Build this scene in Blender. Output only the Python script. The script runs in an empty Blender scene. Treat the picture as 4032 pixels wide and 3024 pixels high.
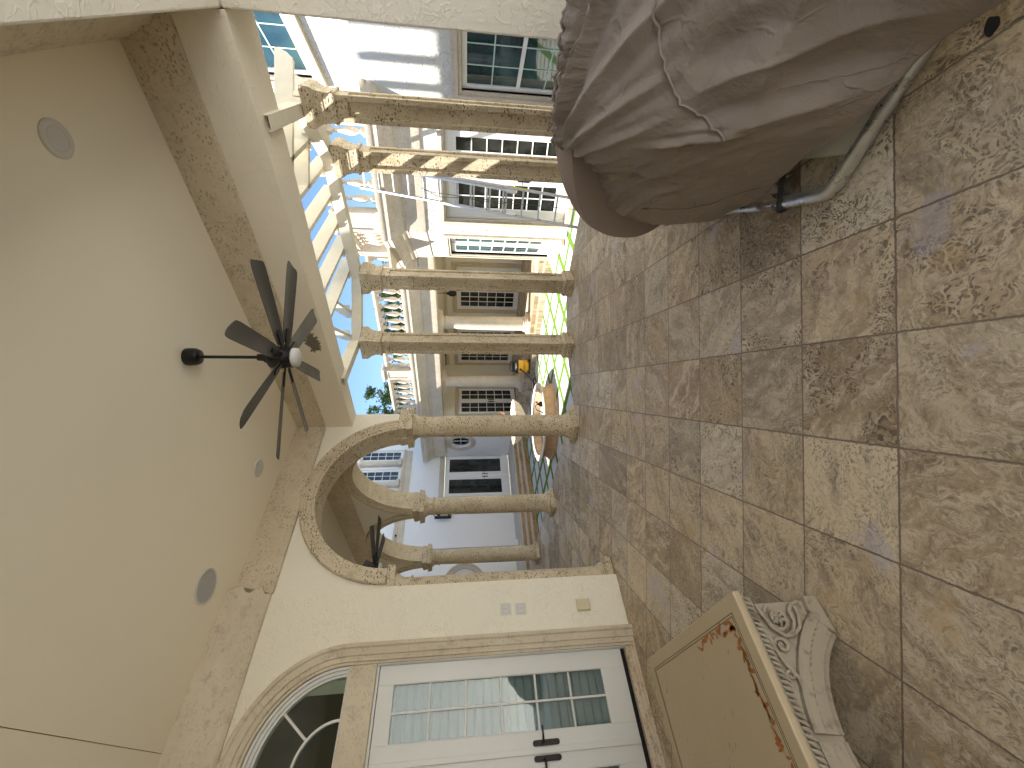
import bpy, bmesh, math, random
from mathutils import Vector, noise
random.seed(7)
S = bpy.context.scene
COL = S.collection
R2 = 2 ** -.5
PI = math.pi
G = -.5                                   # courtyard level, the loggia floor is 0

def uw(u, w, z=0.): return Vector(((u - w) * R2, (u + w) * R2, z))   # house grid (45 deg to the floor tiles)
def xyz(x, y, z=0.): return Vector((x, y, z))
def wallf(o, a, n):                        # wall frame: s along a, d out along n, z up
    o, a, n = Vector((o[0], o[1], 0)), Vector((a[0], a[1], 0)).normalized(), Vector((n[0], n[1], 0)).normalized()
    return lambda s, d, z=0.: o + a * s + n * d + Vector((0, 0, z))
U_, W_ = uw(1, 0), uw(0, 1)

# ------------------------------------------------------------------ objects
def tag(o, label=None, cat=None, group=None, kind=None):
    for k, v in (('label', label), ('category', cat), ('group', group), ('kind', kind)):
        if v: o[k] = v
    return o
def thing(name, label, cat, loc=(0, 0, 0), group=None):
    o = bpy.data.objects.new(name, None); COL.objects.link(o)
    o.location = loc; o.empty_display_size = .1
    return tag(o, label, cat, group)
def wloc(o):
    v = Vector((0, 0, 0))
    while o is not None: v += o.location; o = o.parent
    return v

class MB:
    def __init__(s, fr=xyz): s.v, s.f, s.fr = [], [], fr
    def add(s, vs, fs):
        n = len(s.v); s.v += [s.fr(*p) for p in vs]; s.f += [tuple(i + n for i in f) for f in fs]; return s
    def raw(s, vs, fs):
        n = len(s.v); s.v += [Vector(p) for p in vs]; s.f += [tuple(i + n for i in f) for f in fs]; return s
    def box(s, a0, a1, b0, b1, c0, c1):
        vs = [(a, b, c) for a in (a0, a1) for b in (b0, b1) for c in (c0, c1)]
        return s.add(vs, [(0, 1, 3, 2), (4, 6, 7, 5), (0, 4, 5, 1), (2, 3, 7, 6), (0, 2, 6, 4), (1, 5, 7, 3)])
    def prism(s, poly, lo, hi, ax='d'):    # ax: the axis extruded along
        n = len(poly)
        if ax == 'd': P = lambda p, h: (p[0], h, p[1])
        elif ax == 's': P = lambda p, h: (h, p[0], p[1])
        else: P = lambda p, h: (p[0], p[1], h)
        vs = [P(p, lo) for p in poly] + [P(p, hi) for p in poly]
        fs = [tuple(range(n)), tuple(range(2 * n - 1, n - 1, -1))] + [(i, (i + 1) % n, n + (i + 1) % n, n + i) for i in range(n)]
        return s.add(vs, fs)
    def loft(s, rings, closed=True, caps=True, loop=False, raw=False):
        n = len(rings[0]); vs = [p for r in rings for p in r]; fs = []
        m = len(rings)
        for i in range(m if loop else m - 1):
            k = (i + 1) % m
            for j in range(n if closed else n - 1):
                l = (j + 1) % n
                fs.append((i * n + j, i * n + l, k * n + l, k * n + j))
        if caps and closed and not loop: fs += [tuple(range(n)), tuple((m - 1) * n + j for j in range(n - 1, -1, -1))]
        return s.raw(vs, fs) if raw else s.add(vs, fs)
    def lathe(s, prof, c=(0, 0), seg=20, a0=0., a1=2 * PI, caps=True):
        full = abs(a1 - a0 - 2 * PI) < 1e-4
        rings = []
        for r, z in prof:
            rings.append([(c[0] + r * math.cos(a0 + (a1 - a0) * k / seg), c[1] + r * math.sin(a0 + (a1 - a0) * k / seg), z) for k in range(seg if full else seg + 1)])
        return s.loft(rings, True, caps)
    def squares(s, prof, c=(0, 0)):        # stacked square sections (half width, z)
        return s.loft([[(c[0] - h, c[1] - h, z), (c[0] + h, c[1] - h, z), (c[0] + h, c[1] + h, z), (c[0] - h, c[1] + h, z)] for h, z in prof])
    def tube(s, path, r, seg=10, raw=False):
        P = [Vector(p) if raw else s.fr(*p) for p in path]; rings = []
        up = Vector((0, 0, 1)); last = None
        for i, p in enumerate(P):
            t = (P[min(i + 1, len(P) - 1)] - P[max(i - 1, 0)]).normalized()
            if last is None:
                n = t.cross(up) if abs(t.z) < .95 else t.cross(Vector((1, 0, 0)))
            else: n = last - t * last.dot(t)
            n.normalize(); last = n; b = t.cross(n); rr = r[i] if isinstance(r, (list, tuple)) else r
            rings.append([p + (n * math.cos(2 * PI * k / seg) + b * math.sin(2 * PI * k / seg)) * rr for k in range(seg)])
        return s.loft(rings, True, True, raw=True)
    def build(s, name, mat, parent=None, smooth=None, bevel=0., loc=None, fix=True):
        base = wloc(parent) if parent is not None else (Vector(loc) if loc else Vector((0, 0, 0)))
        me = bpy.data.meshes.new(name)
        me.from_pydata([tuple(v - base) for v in s.v], [], s.f)
        if fix:
            bm = bmesh.new(); bm.from_mesh(me); bmesh.ops.recalc_face_normals(bm, faces=bm.faces); bm.to_mesh(me); bm.free()
        o = bpy.data.objects.new(name, me); COL.objects.link(o)
        if parent is not None: o.parent = parent
        elif loc: o.location = loc
        me.materials.append(M[mat] if isinstance(mat, str) else mat)
        if smooth is not None:
            me.polygons.foreach_set('use_smooth', [True] * len(me.polygons))
            me.set_sharp_from_angle(angle=math.radians(smooth))
        if bevel:
            b = o.modifiers.new('edge', 'BEVEL'); b.width = bevel; b.segments = 2; b.limit_method = 'ANGLE'; b.angle_limit = math.radians(40); b.harden_normals = False
        return o
def copy_tree(o, parent=None):
    c = o.copy(); COL.objects.link(c); c.parent = parent
    for ch in list(o.children): copy_tree(ch, c)
    return c
def arc(cx, cz, r, t0, t1, n): return [(cx + r * math.cos(t0 + (t1 - t0) * k / n), cz + r * math.sin(t0 + (t1 - t0) * k / n)) for k in range(n + 1)]
def smooth01(t): t = max(0., min(1., t)); return t * t * (3 - 2 * t)

# ------------------------------------------------------------------ materials
M = {}
class NT:
    def __init__(s, name):
        s.m = bpy.data.materials.new(name); s.m.use_nodes = True; s.t = s.m.node_tree; s.t.nodes.clear()
        s.out = s.n('ShaderNodeOutputMaterial'); s.b = s.n('ShaderNodeBsdfPrincipled'); s.l(s.b.outputs[0], s.out.inputs[0])
        g = s.n('ShaderNodeNewGeometry'); s.pos = g.outputs['Position']; M[name] = s.m
    def n(s, t, **k):
        o = s.t.nodes.new(t)
        for a, v in k.items(): setattr(o, a, v)
        return o
    def l(s, a, b): s.t.links.new(a, b)
    def val(s, sock, v):
        if hasattr(v, 'is_output') or isinstance(v, bpy.types.NodeSocket): s.l(v, sock)
        elif isinstance(v, (tuple, list)) and sock.type == 'RGBA' and len(v) == 3: sock.default_value = (*v, 1)
        else: sock.default_value = v
    def math(s, op, a, b=0., c=None):
        o = s.n('ShaderNodeMath', operation=op); s.val(o.inputs[0], a); s.val(o.inputs[1], b)
        if c is not None: s.val(o.inputs[2], c)
        return o.outputs[0]
    def vm(s, op, a, b=(0, 0, 0), sc=None):
        o = s.n('ShaderNodeVectorMath', operation=op); s.val(o.inputs[0], a); s.val(o.inputs[1], b)
        if sc is not None: s.val(o.inputs['Scale'], sc)
        return o.outputs['Value'] if op in ('LENGTH', 'DOT_PRODUCT', 'DISTANCE') else o.outputs['Vector']
    def noise(s, vec, scale, detail=3., rough=.55, dist=0., col=False):
        o = s.n('ShaderNodeTexNoise'); s.l(vec, o.inputs['Vector']); o.inputs['Scale'].default_value = scale
        o.inputs['Detail'].default_value = detail; o.inputs['Roughness'].default_value = rough; o.inputs['Distortion'].default_value = dist
        return o.outputs['Color' if col else 'Fac']
    def vor(s, vec, scale, feat='F1', rnd=1.):
        o = s.n('ShaderNodeTexVoronoi', feature=feat); s.l(vec, o.inputs['Vector']); o.inputs['Scale'].default_value = scale; o.inputs['Randomness'].default_value = rnd
        return o
    def map(s, v, a, b, c=0., d=1., sm=True):
        o = s.n('ShaderNodeMapRange'); o.interpolation_type = 'SMOOTHSTEP' if sm else 'LINEAR'
        s.val(o.inputs[0], v); s.val(o.inputs[1], a); s.val(o.inputs[2], b); s.val(o.inputs[3], c); s.val(o.inputs[4], d)
        return o.outputs[0]
    def mix(s, f, a, b, mode='MIX'):
        o = s.n('ShaderNodeMix', data_type='RGBA', blend_type=mode); s.val(o.inputs[0], f); s.val(o.inputs[6], a); s.val(o.inputs[7], b); return o.outputs[2]
    def ramp(s, f, stops):
        o = s.n('ShaderNodeValToRGB'); r = o.color_ramp
        while len(r.elements) < len(stops): r.elements.new(.5)
        for e, (p, c) in zip(r.elements, stops): e.position = p; e.color = (*c, 1)
        s.val(o.inputs[0], f); return o.outputs[0]
    def bump(s, h, strength=.5, dist=.01, prev=None):
        o = s.n('ShaderNodeBump'); o.inputs['Strength'].default_value = strength; o.inputs['Distance'].default_value = dist
        s.val(o.inputs['Height'], h)
        if prev is not None: s.l(prev, o.inputs['Normal'])
        return o.outputs[0]
    def sep(s, v): o = s.n('ShaderNodeSeparateXYZ'); s.l(v, o.inputs[0]); return o.outputs
    def comb(s, x, y, z): o = s.n('ShaderNodeCombineXYZ'); s.val(o.inputs[0], x); s.val(o.inputs[1], y); s.val(o.inputs[2], z); return o.outputs[0]
    def set(s, **k):
        nm = dict(color='Base Color', rough='Roughness', metal='Metallic', spec='Specular IOR Level', normal='Normal', trans='Transmission Weight', ior='IOR', sheen='Sheen Weight', coat='Coat Weight', sub='Subsurface Weight', alpha='Alpha')
        for a, v in k.items(): s.val(s.b.inputs[nm[a]], v)
        return s

def plain(name, col, rough=.5, metal=0., var=.08, scale=6., bump=0., bscale=60., spec=.5):
    t = NT(name); f = t.noise(t.pos, scale, 4)
    dark = tuple(c * (1 - 2 * var) for c in col); lite = tuple(min(1, c * (1 + var)) for c in col)
    kw = dict(color=t.mix(f, dark, lite), rough=t.map(f, .3, .7, max(0.02, rough - .06), min(1, rough + .06)), metal=metal, spec=spec)
    if bump: kw['normal'] = t.bump(t.noise(t.pos, bscale, 3), .5, bump)
    t.set(**kw); return t

def stucco(name, col, amp=1., sc=1., dirt=.06):
    t = NT(name)
    p = t.vm('ADD', t.pos, t.vm('SCALE', t.noise(t.pos, 3. * sc, 2, col=True), sc=.22 / sc))
    n1 = t.noise(p, 7. * sc, 2, .5)
    ridge = t.map(t.math('ABSOLUTE', t.math('SUBTRACT', n1, .5)), 0., .035, 1., 0.)
    n2 = t.noise(p, 13. * sc, 2, .5)
    flake = t.map(n2, .5, .56, 0., 1.)
    mask = t.map(t.noise(t.pos, 2.2 * sc, 2), .42, .6, .35, 1.)
    fine = t.noise(t.pos, 90. * sc, 2)
    h = t.math('ADD', t.math('MULTIPLY', t.math('ADD', t.math('MULTIPLY', ridge, .7), t.math('MULTIPLY', flake, .6)), mask), t.math('MULTIPLY', fine, .12))
    big = t.noise(t.pos, 1.1, 4)
    c = t.mix(big, tuple(x * (1 - dirt) for x in col), tuple(min(1, x * (1 + dirt * .5)) for x in col))
    t.set(color=c, rough=.85, spec=.25, normal=t.bump(h, min(1., .9 * amp), .012)); return t

stucco('cream_stucco', (.84, .79, .665), .6, 1.5)
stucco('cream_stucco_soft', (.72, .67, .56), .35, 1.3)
stucco('cream_stucco_fine', (.83, .785, .675), .35, 2.)
stucco('white_stucco', (.66, .645, .595), 1.2, .8)
stucco('pale_stucco', (.84, .835, .82), .4, 1.5)

stucco('rear_stucco', (.88, .87, .84))
t = NT('ceiling_paint')
c = t.mix(t.noise(t.pos, .9, 4), (.89, .815, .655), (.91, .84, .685))
t.set(color=c, rough=.9, spec=.2, normal=t.bump(t.noise(t.pos, 60., 3), .25, .003))

def coral(name, base, lite, pit, dens=1., pale=0., stain=.5):
    t = NT(name)
    q = t.vm('MULTIPLY', t.pos, (1., 1., 1.6))
    w = t.vm('ADD', q, t.vm('SCALE', t.noise(t.pos, 14., 2, col=True), sc=.05))
    big = t.noise(t.pos, 1.7, 5, .6); med = t.noise(t.pos, 9., 5, .6)
    c = t.mix(t.map(big, .3, .7), base, lite)
    c = t.mix(t.map(med, .52, .72, 0., stain), c, tuple(b * .62 for b in base))
    v = t.vor(w, 26.); v2 = t.vor(t.vm('ADD', w, (3.1, 1.7, .4)), 60.)
    cl = t.map(t.noise(t.pos, 4.5, 3), .36, .54)
    p1 = t.math('MULTIPLY', t.map(v.outputs['Distance'], .22, .36, 1., 0.), cl)
    p2 = t.math('MULTIPLY', t.map(v2.outputs['Distance'], .18, .36, .8, 0.), t.map(t.noise(t.pos, 11., 2), .42, .56))
    pits = t.math('MULTIPLY', t.math('MAXIMUM', p1, p2), dens)
    c = t.mix(pits, c, pit)
    h = t.math('SUBTRACT', t.math('MULTIPLY', t.noise(t.pos, 40., 4), .4), pits)
    t.set(color=c, rough=.85, spec=.25, normal=t.bump(h, .8, .008)); return t
coral('coral_stone', (.54, .455, .32), (.66, .575, .43), (.20, .145, .08))
coral('coral_stone_soft', (.60, .515, .375), (.68, .595, .455), (.36, .275, .165), .75, stain=.45)
coral('cast_stone', (.60, .52, .39), (.69, .61, .475), (.42, .34, .22), .35, stain=.5)
coral('coral_stone_pale', (.58, .505, .40), (.66, .59, .49), (.44, .34, .23), .7, stain=.25)
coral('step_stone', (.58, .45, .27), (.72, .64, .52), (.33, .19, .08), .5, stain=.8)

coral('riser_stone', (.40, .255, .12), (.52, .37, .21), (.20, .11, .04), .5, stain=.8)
# travertine floor tiles: grid aligned with world x, y
t = NT('travertine_tiles')
T0 = .4573
gx = t.vm('SCALE', t.vm('SUBTRACT', t.pos, (.682, 1.431, 0)), sc=1 / T0)
wob = t.vm('SCALE', t.vm('SUBTRACT', t.noise(t.pos, 34., 4, .65, col=True), (.5, .5, .5)), sc=.03)
gw = t.vm('ADD', gx, wob)
fl = t.vm('FLOOR', gx)
wn = t.n('ShaderNodeTexWhiteNoise'); wn.noise_dimensions = '2D'; t.l(fl, wn.inputs['Vector'])
rc = t.sep(wn.outputs['Color']); rv = wn.outputs['Value']
fr = t.sep(t.vm('FRACTION', gw))
ex = t.math('MINIMUM', fr[0], t.math('SUBTRACT', 1., fr[0])); ey = t.math('MINIMUM', fr[1], t.math('SUBTRACT', 1., fr[1]))
edge = t.math('MINIMUM', ex, ey)
grout = t.map(edge, .006, .0125, 1., 0.)
ang = t.math('MULTIPLY', rv, 6.283); cs, sn = t.math('COSINE', ang), t.math('SINE', ang)
ps = t.sep(t.pos)
lx = t.math('ADD', t.math('MULTIPLY', ps[0], cs), t.math('MULTIPLY', ps[1], sn)); ly = t.math('SUBTRACT', t.math('MULTIPLY', ps[1], cs), t.math('MULTIPLY', ps[0], sn))
local = t.vm('ADD', t.comb(lx, ly, 0.), t.vm('SCALE', wn.outputs['Color'], sc=37.))
wp = t.vm('ADD', local, t.vm('SCALE', t.noise(local, 3.5, 3, .6, col=True), sc=.30))
wp2 = t.vm('ADD', wp, t.vm('SCALE', t.noise(local, 17., 3, .6, col=True), sc=.045))
rz = rc[2]
band = t.noise(t.vm('MULTIPLY', wp2, (1., 3.6, 1.)), 3.2, 9, .68)
vn = t.noise(t.vm('MULTIPLY', wp2, (1., 3.2, 1.)), 12., 7, .70)
fine = t.noise(wp2, 46., 5, .7)
lightT = t.ramp(rv, [(0., (.43, .355, .25)), (.2, (.40, .345, .275)), (.4, (.47, .385, .27)), (.6, (.41, .335, .23)), (.8, (.45, .40, .325)), (1., (.44, .365, .255))])
darkT = t.ramp(rz, [(0., (.27, .205, .13)), (.3, (.25, .20, .145)), (.6, (.30, .225, .14)), (.85, (.20, .145, .085)), (1., (.27, .22, .165))])
off = t.map(rc[0], 0., 1., -.10, .12, False)
bb = t.map(t.math('ADD', band, off), .36, .64)
c = t.mix(bb, darkT, lightT)
tone = t.map(rc[1], 0., 1., 1.22, 1.55, False)
c = t.mix(1., c, t.comb(tone, t.math('MULTIPLY', tone, .985), t.math('MULTIPLY', tone, .93)), 'MULTIPLY')
ln = t.map(t.math('ABSOLUTE', t.math('SUBTRACT', vn, .5)), 0., .022, 1., 0.)
c = t.mix(t.math('MULTIPLY', ln, t.map(t.noise(local, 4.5, 3), .42, .6, .05, .65)), c, (.105, .078, .05))
ln2 = t.map(t.math('ABSOLUTE', t.math('SUBTRACT', vn, .575)), 0., .02, 1., 0.)
c = t.mix(t.math('MULTIPLY', ln2, t.map(t.noise(local, 5.5, 3), .42, .6, .08, .6)), c, (.74, .66, .53))
c = t.mix(t.map(fine, .52, .66, 0., .55), c, (.19, .145, .095)); c = t.mix(t.map(fine, .46, .34, 0., .4), c, (.70, .62, .49))
clu = t.math('MULTIPLY', t.map(t.noise(local, 4.2, 4, .65), .44, .58), t.map(rz, .1, .7, .5, 1.))
v1 = t.vor(wp2, 62.); v2_ = t.vor(wp2, 30.)
pit = t.math('MULTIPLY', t.math('MAXIMUM', t.map(v1.outputs['Distance'], .28, .44, 1., 0.), t.map(v2_.outputs['Distance'], .22, .34, 1., 0.)), clu)
c = t.mix(t.math('MULTIPLY', pit, .8), c, (.075, .056, .037))
lav = t.math('MULTIPLY', t.map(t.noise(t.pos, 2.4, 3, .5), .60, .65), t.map(rc[0], .45, .5))
c = t.mix(t.math('MULTIPLY', lav, .5), c, (.46, .42, .46))
ocr = t.math('MULTIPLY', t.map(t.noise(t.vm('ADD', t.pos, (9., 3., 0.)), 3.1, 4, .6), .58, .70), .5)
c = t.mix(ocr, c, (.42, .28, .12))
c = t.mix(grout, c, (.20, .15, .105))
n2 = vn
h = t.math('SUBTRACT', t.math('ADD', t.math('MULTIPLY', vn, .3), t.math('MULTIPLY', fine, .25)), t.math('ADD', grout, t.math('MULTIPLY', pit, .6)))
t.set(color=c, rough=t.map(n2, .3, .7, .36, .62), spec=.42, normal=t.bump(h, .45, .007))

# courtyard: white square pavers laid along the house grid with turf strips between
t = NT('turf_and_pavers')
ps = t.sep(t.pos)
uu = t.math('MULTIPLY', t.math('ADD', ps[0], ps[1]), R2); ww = t.math('MULTIPLY', t.math('SUBTRACT', ps[1], ps[0]), R2)
def cell(v, o):
    f = t.math('FRACT', t.math('DIVIDE', t.math('SUBTRACT', v, o), .737)); return t.math('MINIMUM', f, t.math('SUBTRACT', 1., f))
wb = t.math('MULTIPLY', t.math('SUBTRACT', t.noise(t.pos, 45., 3), .5), .05)
e = t.math('ADD', t.math('MINIMUM', cell(uu, 6.10 - 7.37), cell(ww, 5.94 - 7.37)), wb)
turf = t.map(e, .098, .112, 1., 0.)
gn = t.noise(t.pos, 70., 4, .7)
gc = t.mix(gn, (.055, .125, .008), (.15, .28, .025)); gc = t.mix(t.map(t.noise(t.pos, 6., 3), .4, .7, 0., .5), gc, (.11, .19, .02))
pc = t.mix(t.noise(t.pos, 5., 5), (.50, .485, .45), (.62, .605, .575))
c = t.mix(turf, pc, gc)
t.set(color=c, rough=.85, spec=.2, normal=t.bump(t.math('MULTIPLY', t.math('ADD', turf, t.math('MULTIPLY', gn, turf)), 1.), .8, .02))

plain('white_paint', (.70, .70, .665), .38, var=.03, scale=2.)
plain('bright_white_paint', (.82, .82, .80), .35, var=.02)
plain('cream_wood', (.74, .70, .58), .6, var=.07, scale=11., bump=.003)
plain('black_metal', (.012, .011, .011), .38, .2, var=.2)
plain('bronze_metal', (.022, .018, .015), .42, .6, var=.2)
plain('blade_finish', (.075, .067, .060), .42, .2, var=.12, scale=3.)
plain('aluminium', (.74, .75, .76), .38, .45, var=.05, scale=20.)
plain('steel_tube', (.62, .61, .58), .3, .85, var=.15, scale=14.)
plain('yellow_plastic', (.86, .44, .015), .35, var=.05)
plain('black_plastic', (.018, .018, .019), .4, var=.15)
plain('grey_plastic', (.42, .42, .42), .45, var=.06)
plain('lens_plastic', (.62, .60, .58), .5, var=.02)
plain('trim_plastic', (.66, .63, .58), .5, var=.03)
plain('beige_plastic', (.62, .56, .38), .5, var=.03)
plain('red_plastic', (.5, .03, .03), .4)
plain('terracotta', (.66, .36, .22), .75, var=.2, scale=18., bump=.004)
plain('shell_stone', (.74, .64, .52), .75, var=.12, scale=18., bump=.004)
plain('basin_stone', (.62, .42, .25), .75, var=.25, scale=6., bump=.004)
plain('basin_water_lining', (.34, .35, .36), .25, var=.3, scale=5.)
plain('muntin_green', (.46, .62, .55), .4, var=.03)
plain('panel_cream', (.60, .57, .47), .5, var=.05)
plain('strap', (.045, .04, .032), .7)
plain('dark_void', (.012, .011, .010), .9, var=.1)
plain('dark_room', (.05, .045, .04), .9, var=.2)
plain('bark', (.16, .12, .08), .9, var=.3, scale=20., bump=.01, bscale=25.)
plain('green_tip', (.02, .25, .16), .5)
plain('label_yellow', (.75, .65, .1), .5)
plain('black_label', (.02, .02, .02), .5)
plain('dark_grout', (.10, .075, .05), .9)

t = NT('brown_fabric')
n = t.noise(t.pos, 1.4, 4); wv = t.noise(t.pos, 420., 2)
p2 = t.vm('MULTIPLY', t.pos, (1.4, 1., .6)); wr = t.noise(t.vm('ADD', p2, t.vm('SCALE', t.noise(t.pos, 3., 2, col=True), sc=.5)), 8., 5, .6)
c = t.mix(n, (.225, .178, .138), (.285, .230, .182)); c = t.mix(t.map(t.noise(t.pos, 5., 3), .6, .75, 0., .3), c, (.30, .235, .19))
uv = t.n('ShaderNodeUVMap'); uv.uv_map = 'folds'; us = t.sep(uv.outputs[0])
wq = t.vm('ADD', uv.outputs[0], t.vm('SCALE', t.noise(uv.outputs[0], 7., 3, col=True), sc=.05))
rad = t.noise(t.vm('MULTIPLY', wq, (46., 5., 1.)), 1., 4, .6)
radm = t.map(us[1], .45, .02, 0.15, 1.)
dg = t.noise(t.vm('MULTIPLY', t.comb(t.math('ADD', us[0], t.math('MULTIPLY', us[1], .5)), us[1], 0.), (30., 8., 1.)), 1., 4, .55)
cre = t.n('ShaderNodeTexVoronoi', feature='DISTANCE_TO_EDGE'); t.l(t.vm('MULTIPLY', wq, (9., 6., 1.)), cre.inputs['Vector']); cre.inputs['Scale'].default_value = 1.
crease = t.math('MULTIPLY', t.map(cre.outputs['Distance'], 0., .035, 1., 0.), t.map(t.noise(t.pos, 6., 2), .45, .6))
hh = t.math('ADD', t.math('ADD', t.math('MULTIPLY', t.math('MULTIPLY', rad, radm), 1.3), t.math('MULTIPLY', dg, .5)), t.math('ADD', t.math('MULTIPLY', wr, .35), t.math('MULTIPLY', crease, .10)))
t.set(color=c, rough=.75, spec=.25, sheen=.15, normal=t.bump(wv, .12, .001, t.bump(hh, .8, .03)))
t = NT('taupe_cushion')
t.set(color=t.mix(t.noise(t.pos, 2., 3), (.25, .19, .15), (.285, .22, .175)), rough=.8, spec=.2, normal=t.bump(t.noise(t.pos, 400., 2), .15, .001))
t = NT('blind_fabric')
t.set(color=t.mix(t.noise(t.pos, 3., 2), (.40, .42, .43), (.50, .52, .53)), rough=.8, spec=.2)

t = NT('clear_glass')                       # thin pane: mirror at grazing angles, otherwise see-through
tr = t.n('ShaderNodeBsdfTransparent'); tr.inputs[0].default_value = (.80, .86, .84, 1)
gl = t.n('ShaderNodeBsdfGlossy'); gl.inputs['Roughness'].default_value = .015; gl.inputs[0].default_value = (1, 1, 1, 1)
fz = t.n('ShaderNodeFresnel'); fz.inputs[0].default_value = 1.5
mx = t.n('ShaderNodeMixShader'); t.l(t.math('MULTIPLY', fz.outputs[0], 1.35), mx.inputs[0]); t.l(tr.outputs[0], mx.inputs[1]); t.l(gl.outputs[0], mx.inputs[2]); t.l(mx.outputs[0], t.out.inputs[0])
t = NT('dark_glass')
t.set(color=t.mix(t.map(t.noise(t.pos, 2.2, 3), .4, .65), (.008, .010, .009), (.03, .032, .028)), rough=.04, spec=.7)
t = NT('green_glass')
t.set(color=t.mix(t.map(t.noise(t.pos, 1.3, 2), .4, .6), (.012, .035, .04), (.03, .075, .08)), rough=.03, spec=1.)

t = NT('carved_stone')
c = t.mix(t.noise(t.pos, 4., 5), (.31, .26, .185), (.39, .33, .245)); c = t.mix(t.map(t.noise(t.pos, 16., 5), .52, .72, 0., .7), c, (.15, .115, .075))
t.set(color=c, rough=.7, spec=.3, normal=t.bump(t.noise(t.pos, 40., 4), .4, .004))

# sanded slab top with faint engraving lines and grain
t = NT('engraved_slab')
ps = t.sep(t.pos); uu = t.math('MULTIPLY', t.math('ADD', ps[0], ps[1]), R2); ww = t.math('MULTIPLY', t.math('SUBTRACT', ps[1], ps[0]), R2)
gr = t.noise(t.vm('ADD', t.comb(t.math('MULTIPLY', uu, 1.2), t.math('MULTIPLY', ww, 5.), 0.), t.vm('SCALE', t.noise(t.pos, 3., 2, col=True), sc=.5)), 6., 3)
lines = t.map(t.math('ABSOLUTE', t.math('SUBTRACT', t.math('FRACT', t.math('MULTIPLY', gr, 14.)), .5)), 0., .12, 1., 0.)
inn = t.math('MULTIPLY', t.map(t.math('ABSOLUTE', t.math('SUBTRACT', uu, .02)), .36, .40, 1., 0.), t.map(t.math('ABSOLUTE', t.math('SUBTRACT', ww, 2.66)), .42, .46, 1., 0.))
bl = t.map(t.noise(t.pos, 3., 2), .42, .6)
c = t.mix(t.noise(t.pos, 2.5, 4), (.43, .335, .20), (.50, .40, .255))
c = t.mix(t.math('MULTIPLY', t.math('MULTIPLY', lines, .38), t.math('MULTIPLY', inn, bl)), c, (.27, .20, .12))
fk = t.math('MULTIPLY', t.map(t.noise(t.vm('MULTIPLY', t.pos, (1., 2.4, 1.)), 22., 3), .64, .70), t.map(t.noise(t.pos, 4., 2), .5, .6))
c = t.mix(t.math('MULTIPLY', fk, .75), c, (.17, .115, .06))
t.set(color=c, rough=.42, spec=.4, normal=t.bump(lines, .1, .001))
plain('rust_leaf', (.40, .14, .022), .5, var=.3, scale=40.)

t = NT('leaf')
o = t.n('ShaderNodeObjectInfo'); c = t.mix(t.noise(t.pos, 3., 3), (.018, .05, .012), (.07, .14, .025)); c = t.mix(t.map(t.noise(t.pos, 9., 2), .55, .7, 0., .7), c, (.13, .19, .035))
t.set(color=c, rough=.55, spec=.3)

# lintel stucco with the sooty stain above the fan
t = NT('lintel_stucco')
p = t.vm('ADD', t.pos, t.vm('SCALE', t.noise(t.pos, 3., 2, col=True), sc=.22))
n1 = t.noise(p, 7., 2, .5); ridge = t.map(t.math('ABSOLUTE', t.math('SUBTRACT', n1, .5)), 0., .03, 1., 0.)
c = t.mix(t.noise(t.pos, 1.1, 4), (.79, .72, .59), (.82, .755, .63))
ps = t.sep(t.pos); ww = t.math('MULTIPLY', t.math('SUBTRACT', ps[1], ps[0]), R2)
dx = t.math('DIVIDE', t.math('SUBTRACT', ww, 3.13), .20); dz = t.math('DIVIDE', t.math('SUBTRACT', ps[2], 3.49), .095)
rr = t.math('SQRT', t.math('ADD', t.math('MULTIPLY', dx, dx), t.math('MULTIPLY', dz, dz)))
st = t.math('ADD', rr, t.math('MULTIPLY', t.math('SUBTRACT', t.noise(t.pos, 17., 4, .65), .5), 2.1))
c = t.mix(t.map(st, .72, .86, .86, 0.), c, (.09, .075, .045))
t.set(color=c, rough=.85, spec=.25, normal=t.bump(ridge, .4, .006))

# ------------------------------------------------------------------ camera
cam = bpy.data.cameras.new('camera'); co = bpy.data.objects.new('camera', cam); COL.objects.link(co)
cam.lens = 36 * 1600.7 / 4032; cam.sensor_width = 36; cam.clip_start = .02; cam.clip_end = 2000
pi_, ya_, ro_ = .112558, .0142213, -.000172
fw = Vector((math.sin(ya_) * math.cos(pi_), math.cos(ya_) * math.cos(pi_), -math.sin(pi_)))
rt = Vector((math.cos(ya_), -math.sin(ya_), 0)); up = rt.cross(fw)
rt, up = rt * math.cos(ro_) + up * math.sin(ro_), up * math.cos(ro_) - rt * math.sin(ro_)
# photograph taken with the phone turned: picture left is up in the scene, picture top is scene right
ix, iy = -up, rt
from mathutils import Matrix
co.matrix_world = Matrix(((ix.x, iy.x, -fw.x, 0), (ix.y, iy.y, -fw.y, 0), (ix.z, iy.z, -fw.z, 1.70), (0, 0, 0, 1)))
S.camera = co

# ------------------------------------------------------------------ light
SUN = Vector((-.97, .24, 0)).normalized(); EL = math.radians(50)
sd = Vector((SUN.x * math.cos(EL), SUN.y * math.cos(EL), math.sin(EL)))
sl = bpy.data.lights.new('sun', 'SUN'); sl.energy = 5.; sl.angle = math.radians(.53); sl.color = (1, .95, .87)
so = bpy.data.objects.new('sun', sl); COL.objects.link(so); so.rotation_euler = sd.to_track_quat('Z', 'Y').to_euler(); so.location = (-10, 5, 20)
wd = bpy.data.worlds.new('World'); S.world = wd; wd.use_nodes = True; nt = wd.node_tree
bg = nt.nodes['Background']; sk = nt.nodes.new('ShaderNodeTexSky'); sk.sky_type = 'NISHITA'; sk.sun_disc = False
sk.sun_elevation = EL; sk.sun_rotation = math.atan2(SUN.x, SUN.y); sk.air_density = 1.0; sk.dust_density = .3; sk.ozone_density = 5.
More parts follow.
